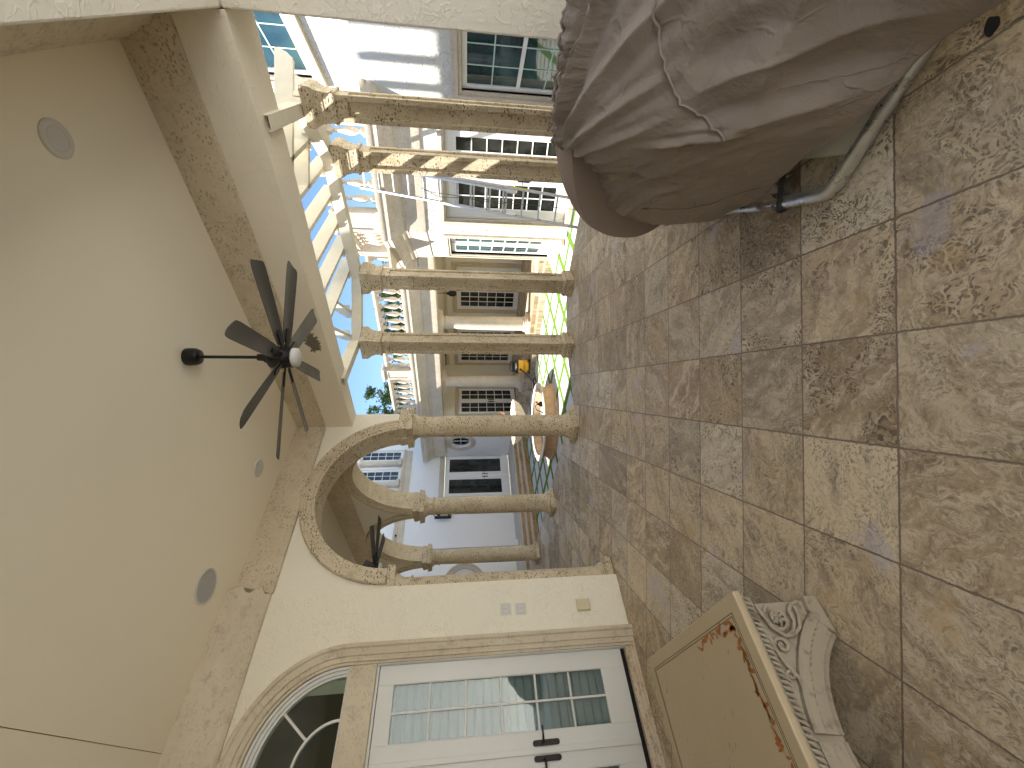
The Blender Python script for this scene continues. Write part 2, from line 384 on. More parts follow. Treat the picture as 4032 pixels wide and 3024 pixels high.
nt.links.new(sk.outputs[0], bg.inputs[0]); bg.inputs[1].default_value = .08
S.view_settings.view_transform = 'Standard'; S.view_settings.look = 'None'; S.view_settings.exposure = 1.65; S.view_settings.gamma = 1
S.render.engine = 'CYCLES'
cy = S.cycles; cy.use_denoising = True; cy.max_bounces = 12; cy.diffuse_bounces = 8; cy.glossy_bounces = 4; cy.transparent_max_bounces = 12; cy.transmission_bounces = 4
cy.caustics_reflective = False; cy.caustics_refractive = False; cy.sample_clamp_indirect = 6.
try: cy.denoiser = 'OPENIMAGEDENOISE'; cy.denoising_input_passes = 'RGB_ALBEDO_NORMAL'; cy.denoising_prefilter = 'ACCURATE'
except Exception: pass

# ================================================================== SETTING: floors and ground
b = MB(); b.raw([(-150, -150, G - .02), (150, -150, G - .02), (150, 200, G - .02), (-150, 200, G - .02)], [(0, 1, 2, 3)])
tag(b.build('lawn', 'turf_and_pavers', fix=False), kind='structure')
b = MB(uw)
poly = [(4.32, 16.2), (4.32, 4.62), (5.30, 4.26), (6.02, 3.52), (6.08, 1.46), (5.36, .70), (5.36, -.9), (-6., -.9), (-6., 4.98), (1.0, 5.3), (1.0, 16.2)]
b.prism(poly, G - .1, 0., 'z')
tag(b.build('loggia_floor', 'travertine_tiles'), kind='structure')
b = MB(uw); b.box(-8., 5.36, -7.3, -.901, G - .1, -.002); tag(b.build('rear_bounce_patio', 'rear_stucco'), kind='structure')  # pale ground out of view, added to bounce sun up to the ceiling
b = MB(uw); b.box(10.02, 13.6, 4.9, 11.62, G - .1, -.26); b.box(9.72, 10.02, 4.9, 11.62, G - .1, -.38)
tag(b.build('portico_floor', 'travertine_tiles'), kind='structure')

# ================================================================== THE LOGGIA WE STAND IN
log = thing('loggia', 'cream stucco loggia with coral stone mouldings, arches and french door, seen from inside', 'building', uw(2.9, 2.5))
DW = 4.68                                   # door wall plane
fD = lambda s, d, z=0.: uw(s, DW - d, z)    # s = u, d = into the room
DC, DR = .275, .72                          # door centre, half opening
# door wall with the arched opening
pts = [(-4., 0.), (DC - DR - .05, 0.), (DC - DR - .05, 2.79)] + arc(DC, 2.79, DR + .05, PI, 0, 28)[1:-1] + [(DC + DR + .05, 2.79), (DC + DR + .05, 0.), (1.70, 0.), (1.70, 4.16), (-4., 4.16)]
b = MB(fD); b.prism(pts, -.30, 0.); b.build('wall', 'cream_stucco', log)
# near arch wall, one centimetre back from the door wall
AR, AS = .985, 2.56                         # arch radius, spring height
AC = 2.872
fA = lambda s, d, z=0.: uw(s, DW - d, z)
def arch_outline(lo, hi, centres, z0, z1, r):
    p = [(lo, z1), (lo, z0)]
    for c in centres: p += [(c - r, z0)] + arc(c, z0, r, PI, 0, 32)[1:-1] + [(c + r, z0)]
    return p + [(hi, z0), (hi, z1)]
b = MB(fA); b.prism(arch_outline(1.703, 4.18, [AC], AS, 4.16, AR + .03), -.30, -.012); b.build('wall', 'cream_stucco_fine', log)
# outer arcade wall along the courtyard
fO = lambda s, d, z=0.: uw(3.90 - d, s, z)  # s = w, d = into the gallery
CS = [5.985 + 2.32 * k for k in range(4)]
b = MB(fO); b.prism(arch_outline(4.985, 14.4, CS, AS, 4.16, AR + .03), -.28, 0.); b.build('wall', 'cream_stucco_fine', log)
# gallery inner wall and far end
b = MB(uw); b.box(.95, 1.25, 4.99, 16., 0, 4.16); b.build('wall', 'cream_stucco', log)
# lintel over the open side (a little wider at the right end)
b = MB(uw); b.prism([(3.90, .24), (3.944, 4.69), (4.19, 4.69), (4.40, .24)], 3.33, 4.2, 'z'); b.build('lintel', 'lintel_stucco', log)
# right wall: pier + header over the opening the photographer stands in
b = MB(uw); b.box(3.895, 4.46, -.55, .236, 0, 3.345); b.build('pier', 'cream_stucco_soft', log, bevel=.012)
b = MB(uw); b.box(-4., -1.1, -.55, .233, 0, 3.346); b.build('pier', 'cream_stucco', log, bevel=.012)  # unseen stretch of wall, added to cut light on the near floor
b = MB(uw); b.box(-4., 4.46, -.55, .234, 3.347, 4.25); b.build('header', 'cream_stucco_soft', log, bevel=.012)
# ceilings (with the plaster seam) and the roof slab above
b = MB(uw); b.prism([(.475, .2), (3.95, .2), (3.95, 4.72), (.475, 4.72)], 4.075, 4.14, 'z'); b.prism([(-4., .2), (.470, .2), (.470, 4.72), (-4., 4.72)], 4.077, 4.14, 'z')
b.prism([(1.2, 4.96), (3.95, 4.96), (3.95, 15.7), (1.2, 15.7)], 4.075, 4.14, 'z'); b.build('ceiling', 'ceiling_paint', log)
b = MB(uw); b.box(-4., 4.18, -.5, 16., 4.16, 4.25); b.build('roof', 'pale_stucco', log)
b = MB(uw); b.box(-7., 4.5, -7.6, -7.3, G, 7.); b.box(-4.3, -4.01, -6., 4.98, -.1, 4.24); b.build('rear_bounce_wing', 'rear_stucco', log)  # unseen: pale facade placed to bounce sun inside, end wall to dim the floor
b = MB(xyz); b.box(-5.2, -3.1, 7.55, 9.15, 4.3, 12.1)  # unseen block and posts, added to shade the sash window wall in stripes
for yy in (7.62, 8.24, 8.8): b.box(-3.3, -3.1, yy - .09, yy + .09, 12.101, 13.3)
b.build('shadow_block', 'pale_stucco', log)
# crown mouldings: deep ogee over the door wall and right wall, flat stone band elsewhere
def crown_prof(p):
    q = [(0, 3.70), (.03, 3.70), (.05, 3.72)] + [(.05 + p * .45 * smooth01(k / 5), 3.75 + .10 * k / 5) for k in range(6)] + [(.05 + p * .45 + p * .35 * math.sin(k / 5 * PI / 2), 3.88 + .10 * k / 5) for k in range(6)] + [(.06 + p * .86, 4.0), (.06 + p * .86, 4.078), (0, 4.078)]
    return q
def run(mb, prof, a, bb): mb.loft([[mb_ for mb_ in [(a, d, z) for d, z in prof]], [(bb, d, z) for d, z in prof]])
cp = crown_prof(.12)
b = MB(fD); run(b, cp, -4., -.62); run(b, cp, -.617, .34); run(b, cp, .343, 1.675)
# broken end of the carved crown
b.loft([[(1.675, d, z) for d, z in cp], [(1.70 + .035 * math.sin(z * 40), d * .96, z) for d, z in cp]])
b.build('crown_moulding', 'cast_stone', log, smooth=40)
fb = [(-.02, 3.69), (.022, 3.69), (.028, 3.70), (.034, 4.06), (.034, 4.079), (-.02, 4.079)]
b = MB(fD); run(b, fb, 1.69, 2.62); run(b, fb, 2.623, 3.92); b.build('crown_moulding', 'coral_stone_soft', log)
fL = lambda s, d, z=0.: uw(3.90 + .044 * (s - .24) / 4.45 - d, s, z)
b = MB(fL); run(b, fb, 4.655, 3.3); run(b, fb, 3.297, 1.72); run(b, fb, 1.717, .24); b.build('crown_moulding', 'coral_stone_soft', log)
fR = lambda s, d, z=0.: uw(s, .234 + d, z)
b = MB(fR); run(b, [(d, z) for d, z in crown_prof(.16)], -4., 1.9); run(b, [(d, z) for d, z in crown_prof(.16)], 1.903, 3.87); b.build('crown_moulding', 'cast_stone', log, smooth=40)
b = MB(fO); run(b, fb, 5.0, 8.1); run(b, fb, 8.103, 15.5); b.build('crown_moulding', 'coral_stone_soft', log)
fI = lambda s, d, z=0.: uw(1.25 + d, s, z)
b = MB(fI); run(b, fb, 5.0, 15.5); b.build('crown_moulding', 'coral_stone_soft', log)
fB = lambda s, d, z=0.: uw(s, 4.98 + d, z)
b = MB(fB); run(b, fb, 1.3, 3.86); b.build('crown_moulding', 'coral_stone_soft', log)
# arch trims
def arch_trim(fr, c, d0, d1, seams=(60, 120)):
    prof = [(.985, d1 + .03), (1.018, d1 + .03), (1.024, d1 + .042), (1.068, d1 + .042), (1.075, d1 + .052), (1.095, d1 + .052), (1.11, d1 + .066), (1.14, d1 + .066), (1.152, d1 + .05), (1.152, d1 - .01),
            (1.152, d0 + .01), (1.152, d0 - .05), (1.14, d0 - .062), (1.11, d0 - .062), (1.09, d0 - .045), (1.024, d0 - .04), (1.018, d0 - .03), (.985, d0 - .03)]
    b = MB(fr); cuts = [0] + [x for x in seams] + [180]
    for a0, a1 in zip(cuts, cuts[1:]):
        a0, a1 = math.radians(a0 + .12), math.radians(a1 - .12); k = 22
        b.loft([[(c + r * math.cos(a0 + (a1 - a0) * i / k), d, AS + r * math.sin(a0 + (a1 - a0) * i / k)) for r, d in prof] for i in range(k + 1)])
    return b
arch_trim(fA, AC, -.30, -.012).build('arch_trim', 'coral_stone', log, smooth=35)
for c in CS: arch_trim(fO, c, -.28, 0.).build('arch_trim', 'coral_stone_soft', log, smooth=35)

# round arcade columns
def round_column(mat='coral_stone'):
    root = bpy.data.objects.new('column', None); COL.objects.link(root)
    b = MB(uw); b.squares([(.195, 0), (.208, .006), (.208, .072), (.20, .08)]); b.build('base', mat, root, bevel=.006)
    base = root.children[0]
    b = MB(uw); b.lathe([(.195, .078), (.205, .09), (.207, .105), (.195, .128), (.182, .133), (.180, .142), (.185, .148), (.183, .156), (.174, .162)], seg=36); b.build('torus', mat, base, smooth=40)
    b = MB(uw); b.lathe([(.172, .155), (.166, .175), (.166, .9), (.162, 1.6), (.152, 2.28), (.152, 2.31)], seg=40); b.build('shaft', mat, root, smooth=40)
    b = MB(uw); b.lathe([(.15, 2.295), (.172, 2.30), (.174, 2.315), (.158, 2.325), (.156, 2.40), (.168, 2.41), (.172, 2.425), (.195, 2.455), (.205, 2.478)], seg=36)
    b.build('capital', mat, root, smooth=40); cap = root.children[-1]
    for c_ in root.children:
        if c_.name.startswith('capital'): cap = c_
    b = MB(uw); b.squares([(.212, 2.474), (.222, 2.484), (.222, 2.538), (.232, 2.545), (.232, 2.556), (.225, 2.562)]); b.squares([(.19, 2.562), (.19, 2.60), (.198, 2.605), (.198, 2.672), (.19, 2.678)])
    b.build('abacus', mat, cap, bevel=.004)
    return root
c0 = round_column(); c0.parent = log; c0.location = uw(4.04, 4.83) - log.location
for w_ in (7.16, 9.46, 11.78):
    c = copy_tree(c0, log); c.location = uw(4.02, w_) - log.location
c = copy_tree(c0, log); c.location = uw(1.715, 4.925) - log.location

# french door in the arched surround
def leg_prof():
    return [(.725, -.06), (.725, .03), (.745, .034), (.75, .05), (.762, .05), (.766, .042), (.79, .046), (.797, .062), (.85, .07), (.862, .088), (.882, .092), (.895, .078), (.895, -.02)]
b = MB(fD); lp = leg_prof()
for sgn in (1, -1):
    for z0, z1 in ((0, .93), (.932, 1.86), (1.862, 2.60)): b.loft([[(DC + sgn * r, d, z) for r, d in lp] for z in (z0, z1)])
for a0, a1 in ((-12.4, 55), (55.2, 125), (125.2, 192.4)):
    a0, a1 = math.radians(max(a0, 0)), math.radians(min(a1, 180))
    b.loft([[(DC + r * math.cos(a0 + (a1 - a0) * i / 22), d, 2.79 + r * math.sin(a0 + (a1 - a0) * i / 22)) for r, d in lp] for i in range(23)])
for sgn in (1, -1): b.loft([[(DC + sgn * r, d, z) for r, d in lp] for z in (2.602, 2.79)])
b.build('door_surround', 'cast_stone', log, smooth=35)
b = MB(fD); b.box(DC - .724, DC + .724, -.07, .022, 2.535, 2.787); b.build('transom_bar', 'cast_stone', log, bevel=.005)
b = MB(fD); b.box(DC - .78, DC + .78, -.2, .01, .002, .052); b.box(DC - .775, DC + .775, -.2, .04, .002, .026); b.box(DC - .76, DC + .76, -.2, -.004, .052, .098); b.build('threshold', 'step_stone', log, bevel=.006)
b = MB(fD); b.box(DC - .75, DC + .75, -.2, -.06, .099, .145); b.build('door_gap', 'dark_void', log)
# white frame round leaves and lunette
b = MB(fD)
for sgn in (1, -1): b.box(DC + sgn * .7245, DC + sgn * .712, -.12, -.012, .1, 2.533); b.box(DC + sgn * .7235, DC + sgn * .7155, -.11, .012, .1, 2.533)
b.box(DC - .711, DC + .711, -.12, -.014, 2.513, 2.533); b.build('door_frame', 'white_paint', log)
tw = MB(fD)
k = 30
for r0, r1, d0, d1 in ((.722, .700, -.10, .006), (.699, .672, -.10, -.018), (.671, .650, -.10, -.034)):
    tw.loft([[(DC + r * math.cos(PI * i / k), d, 2.789 + r * math.sin(PI * i / k)) for r, d in ((r0, d0), (r0, d1), (r1, d1), (r1, d0))] for i in range(k + 1)])
tw.box(DC - .65, DC + .65, -.10, -.034, 2.790, 2.806)
hr = .335
tw.loft([[(DC + r * math.cos(PI * i / k), d, 2.80 + r * math.sin(PI * i / k)) for r, d in ((hr + .010, -.08), (hr + .010, -.04), (hr - .010, -.04), (hr - .010, -.08))] for i in range(k + 1)])
for ang in (50, 130):
    ca, sa = math.cos(math.radians(ang)), math.sin(math.radians(ang)); h_ = .010
    tw.loft([[(DC + r * ca - h_ * sa, d, 2.80 + r * sa + h_ * ca) for d in (-.08, -.042)] + [(DC + r * ca + h_ * sa, d, 2.80 + r * sa - h_ * ca) for d in (-.042, -.08)] for r in (hr + .005, .655)])
tw = tw.build('transom_window', 'white_paint', log, smooth=35)
b = MB(fD); b.prism([(DC + x, z) for x, z in arc(0, 2.79, .66, 0, PI, 30)], -.068, -.062); b.build('glass', 'clear_glass', tw)
def door_leaf(s0, s1, hinge):               # s0 hinge side, s1 meeting side
    lo, hi = min(s0, s1), max(s0, s1); b = MB(fD)
    gl, gh = lo + .135, hi - .155 if hinge > 0 else hi - .135
    if hinge < 0: gl = lo + .155; gh = hi - .135
    if hinge > 0: gl, gh = lo + .130, hi - .153
    z0, z1, gz0, gz1 = .147, 2.508, .385, 2.365
    b.box(lo, gl, -.075, -.03, z0, z1); b.box(gh, hi, -.075, -.03, z0, z1); b.box(gl, gh, -.075, -.0305, z0, gz0); b.box(gl, gh, -.075, -.0305, gz1, z1)
    for s in (gl, gh): b.box(s - .006 * (1 if s == gh else 0) + 0, s + .006 * (1 if s == gl else 0), -.07, -.034, gz0, gz1)
    mid = (gl + gh) / 2; b.box(mid - .009, mid + .009, -.07, -.036, gz0, gz1)
    for r in range(1, 6):
        z = gz0 + (gz1 - gz0) * r / 6; b.box(gl, gh, -.069, -.037, z - .009, z + .009)
    lf = b.build('door_leaf', 'white_paint', log, bevel=.003)
    b = MB(fD); b.box(gl, gh, -.058, -.054, gz0, gz1); b.build('glass', 'clear_glass', lf)
    b = MB(fD); n = 26; q = []
    for i in range(n):                      # pleated shade behind the panes
        za, zb_ = gz0 - .04 + (gz1 - gz0 + .08) * i / n, gz0 - .04 + (gz1 - gz0 + .08) * (i + 1) / n; q += [(-.132, za), (-.108, za * .72 + zb_ * .28), (-.122, za * .1 + zb_ * .9)]
    b.loft([[(x, d, z) for d, z in q] for x in (gl - .02, gh + .02)], closed=False, caps=False)
    b.build('blind', 'blind_fabric', lf)
    hs = s1 + .048 * hinge; b = MB(fD)
    b.prism([(hs + x * .021, z) for x, z in ([(math.cos(a), 1.0 + .12 + math.sin(a) * .02 - .02) for a in [PI * i / 8 for i in range(9)]] + [(math.cos(a), .88 + math.sin(a) * .02 + .02) for a in [PI + PI * i / 8 for i in range(9)]])], -.03, -.018)
    b.lathe([(.011, 0), (.011, .02)], seg=12) if False else None
    b.tube([(hs, -.02, 1.03), (hs, .03, 1.03), (hs + hinge * .03, .04, 1.03), (hs + hinge * .115, .034, 1.028)], [.010, .010, .009, .006], 10)
    b.prism([(hs + .010 * math.cos(2 * PI * i / 14), .925 + .018 * math.sin(2 * PI * i / 14)) for i in range(14)], -.019, -.008)
    b.build('handle', 'bronze_metal', lf, smooth=40)
    for z in (.42, 1.05, 1.68, 2.31):
        b = MB(fD); b.tube([(s0 - .006 * hinge * -1, -.022, z), (s0 + .006 * hinge, -.022, z + .10)], .008, 10); b.build('hinge', 'white_paint', lf, smooth=40)
    return lf
door_leaf(DC + .711, DC + .003, 1); l2 = door_leaf(DC - .711, DC - .003, -1)
b = MB(fD); b.box(DC - .022, DC + .022, -.029, -.012, .15, 2.505); b.build('astragal', 'white_paint', l2, bevel=.005)
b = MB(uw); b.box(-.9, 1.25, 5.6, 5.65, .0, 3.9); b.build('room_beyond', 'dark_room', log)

# ------------------------------------------------------------------ pergola
per = thing('pergola', 'half octagon pergola of cream rafters on four square coral stone columns', 'pergola', uw(5.3, 2.5))
def square_column():
    root = bpy.data.objects.new('column', None); COL.objects.link(root)
    b = MB(uw); b.squares([(.152, 0), (.152, .075), (.148, .082), (.140, .10), (.150, .108), (.150, .135), (.130, .165), (.122, .17)]); b.build('base', 'coral_stone', root, bevel=.004)
    b = MB(uw); h = .118
    b.squares([(h - .022, .165), (h - .022, 2.98)])
    for sx, sy in ((1, 1), (1, -1), (-1, 1), (-1, -1)):   # corner stiles round sunk panels
        x0, x1 = sorted((sx * h, sx * (h - .052))); y0, y1 = sorted((sy * h, sy * (h - .052))); b.box(x0, x1, y0, y1, .166, 2.981)
    for z0, z1 in ((.1665, .26), (2.86, 2.9815)):
        b.box(-h + .052, h - .052, -h + .001, h - .001, z0, z1); b.box(-h + .001, h - .001, -h + .052, h - .052, z0, z1)
    b.build('shaft', 'coral_stone', root, bevel=.006)
    b = MB(uw); b.squares([(.120, 2.97), (.140, 2.975), (.146, 2.995), (.138, 3.01), (.132, 3.02), (.132, 3.085), (.138, 3.095), (.140, 3.115), (.150, 3.15), (.172, 3.185), (.178, 3.205), (.178, 3.275), (.172, 3.285)]); b.build('capital', 'coral_stone', root, bevel=.004)
    return root
CP = [(5.03, .97), (5.64, 1.62), (5.78, 3.34), (5.08, 4.05)]
q0 = square_column(); q0.parent = per; q0.location = uw(*CP[0]) - per.location
for p in CP[1:]:
    c = copy_tree(q0, per); c.location = uw(*p) - per.location
def beam(a, b_, name='beam', wd=.13, z0=3.288, z1=3.43, hollow=False):
    a, b_ = Vector(a), Vector(b_); d = (b_ - a).normalized(); n = Vector((-d.y, d.x))
    mb = MB(uw); P = lambda t, s, z: (t.x + n.x * s, t.y + n.y * s, z); h = wd / 2
    if hollow:
        tk = .012
        for s0, s1, y0, y1 in ((-h, -h + tk, z0, z1), (h - tk, h, z0, z1), (-h + tk, h - tk, z0, z0 + tk), (-h + tk, h - tk, z1 - tk, z1)):
            mb.loft([[P(t, s0, y0), P(t, s1, y0), P(t, s1, y1), P(t, s0, y1)] for t in (a, b_)])
        t = a + d * .12; t2 = a + d * .16
        mb.loft([[P(q, -h + tk, z0 + tk), P(q, h - tk, z0 + tk), P(q, h - tk, z1 - tk), P(q, -h + tk, z1 - tk)] for q in (t, t2)])
    else:
        mb.loft([[P(t, -h, z0), P(t, h, z0), P(t, h, z1), P(t, -h, z1)] for t in (a, b_)])
    return mb.build(name, 'cream_wood', per, bevel=.004)
beam((4.03, 3.87), (4.95, 3.97), hollow=True, wd=.12); beam((4.02, .93), (4.92, 1.00), hollow=True, wd=.12)
beam(CP[3], CP[2]); beam(CP[2], CP[1], z1=3.432); beam(CP[1], CP[0], z1=3.434)
for (a, c_), e in (((CP[3], CP[2]), .10), ((CP[2], CP[1]), .10), ((CP[1], CP[0]), .10)):
    a, c_ = Vector(a), Vector(c_); d = (c_ - a).normalized(); n = Vector((-d.y, d.x)); n = n if n.x > 0 else -n
    beam(a + n * e, c_ + n * e, wd=.045, z0=3.30, z1=3.42)
b = MB(uw); b.box(4.205, 4.30, .3, 4.66, 3.40, 3.60); b.build('ledger', 'cream_wood', per)
def rafter(a, d, L, z0=3.436, hgt=.178, th=.048, tail=.10):
    a, d = Vector(a), Vector(d).normalized(); n = Vector((-d.y, d.x)) * th / 2; mb = MB(xyz)
    prof = [(0, z0), (L - tail, z0), (L - tail * .4, z0 + hgt * .35), (L, z0 + hgt * .8), (L, z0 + hgt), (0, z0 + hgt)]
    mb.loft([[((a + d * s).x + n.x * k, (a + d * s).y + n.y * k, z) for s, z in prof] for k in (-1, 1)])
    return mb.build('rafter', 'cream_wood', per, bevel=.003)
ud = (R2, R2)
def tie(p):
    b = MB(xyz); b.box(p[0] - .035, p[0] + .035, p[1] - .02, p[1] + .02, 3.43, 3.50); return b.build('bracket', 'cream_wood', per, bevel=.004)
for w_ in (1.38, 1.74, 2.10, 2.47, 2.84, 3.21):
    p = uw(4.29, w_); ft = (w_ - 1.62) / (3.34 - 1.62); L = 5.64 + .14 * ft - 4.29 + .34
    if w_ < 1.5: L = 1.10
    rafter((p.x, p.y), ud, L); q = uw(5.55 + .14 * ft if w_ > 1.5 else 5.3, w_ + .045); tie((q.x, q.y))
for x_, y0, y1 in ((.815, 5.36, 6.75), (1.19, 5.72, 6.85)): rafter((x_, y0), (0, 1), y1 - y0); tie((x_ + .04, 6.28))
for y_, x0, x1 in ((4.30, 1.95, 3.45), (4.72, 2.25, 3.5)): rafter((x0, y_), (1, 0), x1 - x0); tie((2.86, y_ - .04))

# ------------------------------------------------------------------ ceiling fans
def fan(name, label, u, w, rot=9., zc=4.076):
    f = thing(name, label, 'ceiling fan', uw(u, w, zc), 'ceiling fans')
    o = lambda x, y, z=0.: uw(u, w, zc) + Vector((x, y, z))
    b = MB(o); b.lathe([(.072, 0), (.076, -.03), (.074, -.075), (.06, -.105), (.035, -.115), (.02, -.118)], seg=32); b.build('canopy', 'black_metal', f, smooth=40)
    b = MB(o); b.lathe([(.0135, -.11), (.0135, -.62)], seg=16); b.build('downrod', 'black_metal', f, smooth=40)
    b = MB(o); b.lathe([(.03, -.575), (.034, -.62), (.05, -.64), (.055, -.66), (.085, -.675), (.098, -.69), (.10, -.76), (.096, -.80), (.088, -.83), (.088, -.868)], seg=36); b.build('motor', 'black_metal', f, smooth=40)
    b = MB(o); b.lathe([(.084, -.866), (.086, -.885), (.080, -.905), (.055, -.918), (.02, -.924), (.001, -.925)], seg=36); b.build('light_lens', 'lens_plastic', f, smooth=60)
    for k in range(8):
        a = math.radians(rot + 45 * k); d = Vector((math.cos(a), math.sin(a), 0)); s = Vector((-math.sin(a), math.cos(a), 0)); pt = math.radians(-14); zb = -.795
        rings = []
        for r, hw in ((.135, .040), (.17, .052), (.30, .060), (.5, .066), (.7, .070), (.82, .071), (.868, .066), (.885, .052)):
            ring = []
            for e, tk in ((-1, .002), (-.5, .005), (0, .006), (.5, .005), (1, .002), (1, -.002), (.5, -.003), (0, -.003), (-.5, -.003), (-1, -.002)):
                cvt = -.006 * e * e
                off = s * (e * hw * math.cos(pt)) + Vector((0, 0, e * hw * math.sin(pt) + tk + cvt)) + (d * (-.045 * (e + 1) / 2 if r > .8 else 0))
                ring.append(tuple(d * r + off + Vector((0, 0, zb))))
            rings.append(ring)
        bl = MB(o).loft(rings).build('blade', 'blade_finish', f, smooth=50)
        b = MB(o); P = lambda r, e, z: tuple(d * r + s * (e * math.cos(pt)) + Vector((0, 0, z + e * math.sin(pt))))
        b.loft([[P(r, -h_, zb - .004), P(r, h_, zb - .004), P(r, h_, zb - .018), P(r, -h_, zb - .018)] for r, h_ in ((.07, .016), (.13, .018), (.25, .020), (.262, .012))])
        b.build('blade_bracket', 'black_metal', bl)
    return f
fan('ceiling_fan', 'black eight blade ceiling fan hanging above the patio tiles near the stained lintel', 2.866, 2.46)
fan('ceiling_fan', 'dark ceiling fan half hidden beyond the arch in the side gallery', 3.0, 7.38, 27.)

# ceiling fittings
def disc_light(label, u, w, r, name, cat, inner, mat_i, grp=None):
    f = thing(name, label, cat, uw(u, w, 4.075), grp); o = lambda x, y, z=0.: uw(u, w, 4.075) + Vector((x, y, z))
    b = MB(o); b.lathe([(r, 0), (r, -.006), (r - .006, -.012), (inner + .012, -.014), (inner, -.008), (inner, 0)], seg=44); b.build('trim', 'trim_plastic', f, smooth=40)
    b = MB(o); b.lathe([(inner - .001, -.002), (inner - .001, -.009), (.001, -.0095)], seg=40); b.build('diffuser' if 'light' in name else 'grille', mat_i, f, smooth=40)
disc_light('round recessed light in the ceiling close to the right wall', 2.90, .825, .105, 'recessed_light', 'ceiling light', .066, 'lens_plastic', 'recessed ceiling lights')
disc_light('small round recessed light in the ceiling close to the arch', 2.895, 4.157, .105, 'recessed_light', 'ceiling light', .066, 'lens_plastic', 'recessed ceiling lights')
disc_light('round grey speaker with white rim in the ceiling above the french door', 1.593, 4.136, .155, 'ceiling_speaker', 'speaker', .14, 'grey_plastic')

# wall plates
for label, u, z in (('upper double rocker switch plate on the stucco by the french door', 1.405, 1.285), ('lower double rocker switch plate just under the other switch plate', 1.40, 1.125)):
    f = thing('switch_plate', label, 'light switch', fD(u, 0, z), 'switch plates on the stucco')
    b = MB(fD); b.box(u - .058, u + .058, 0.001, .007, z - .058, z + .058); b.build('plate', 'trim_plastic', f, bevel=.003)
    for k in (-1, 1):
        b = MB(fD); c = u + k * .023; b.box(c - .0165, c + .0165, .0072, .0105, z - .033, z + .033); b.build('rocker', 'trim_plastic', f, bevel=.002)
        b = MB(fD); b.box(c - .0185, c + .0185, .0068, .0076, z - .036, z + .036); b.build('rocker_frame', 'grey_plastic', f)
u, z = 1.40, .45
f = thing('outlet_cover', 'beige weatherproof outlet cover low on the stucco beside the door surround', 'outlet', fD(u, 0, z))
b = MB(fD); b.box(u - .062, u + .062, .001, .012, z - .075, z + .075); b.build('back_plate', 'beige_plastic', f, bevel=.003)
b = MB(fD); b.box(u - .056, u + .056, .0122, .04, z - .068, z + .068); b.build('lid', 'beige_plastic', f, bevel=.008)

# ------------------------------------------------------------------ carved bench table
bn = thing('stone_table', 'low carved stone table with an engraved slab top and rust coloured leaf inlay', 'table', uw(.02, 2.66))
BU, BW = .02, 2.0
b = MB(uw); b.box(BU - .60, BU + .60, 2.0, 3.32, .385, .42); b.build('slab', 'engraved_slab', bn, bevel=.008)
slab = bn.children[0]
b = MB(uw); b.loft([[(BU - h, 2.66 - g, z), (BU + h, 2.66 - g, z), (BU + h, 2.66 + g, z), (BU - h, 2.66 + g, z)] for h, g, z in ((.555, .615, .335), (.575, .635, .345), (.565, .625, .36), (.588, .648, .372), (.588, .648, .386))]); b.build('moulded_edge', 'carved_stone', slab, bevel=.003)
rl = []
for k in range(46):                          # inlaid leaves along the border
    e = random.random()
    if k < 30: u_, w_ = BU + .47 + random.uniform(-.022, .022), 2.10 + .78 * e ** 1.3 * 0 + random.uniform(0.02, .05) + 0 * e; u_ = BU + .50 - .62 * (k / 30) + random.uniform(-.01, .01); w_ = 2.125 + random.uniform(-.02, .02)
    else: w_ = 2.14 + .40 * (k - 30) / 16; u_ = BU + .485 + random.uniform(-.02, .02)
    rl.append((u_, w_))
b = MB(uw)
for u_, w_ in rl:
    a = random.uniform(0, PI); L, h = random.uniform(.013, .030), random.uniform(.006, .012)
    b.add([(u_ + L * math.cos(a + t) * math.cos(a) * 0 + L * math.cos(t) * math.cos(a) - h * math.sin(t) * math.sin(a), w_ + L * math.cos(t) * math.sin(a) + h * math.sin(t) * math.cos(a), .4215) for t in [2 * PI * i / 8 for i in range(8)]], [tuple(range(8))])
b.build('leaf_inlay', 'rust_leaf', slab, fix=False)
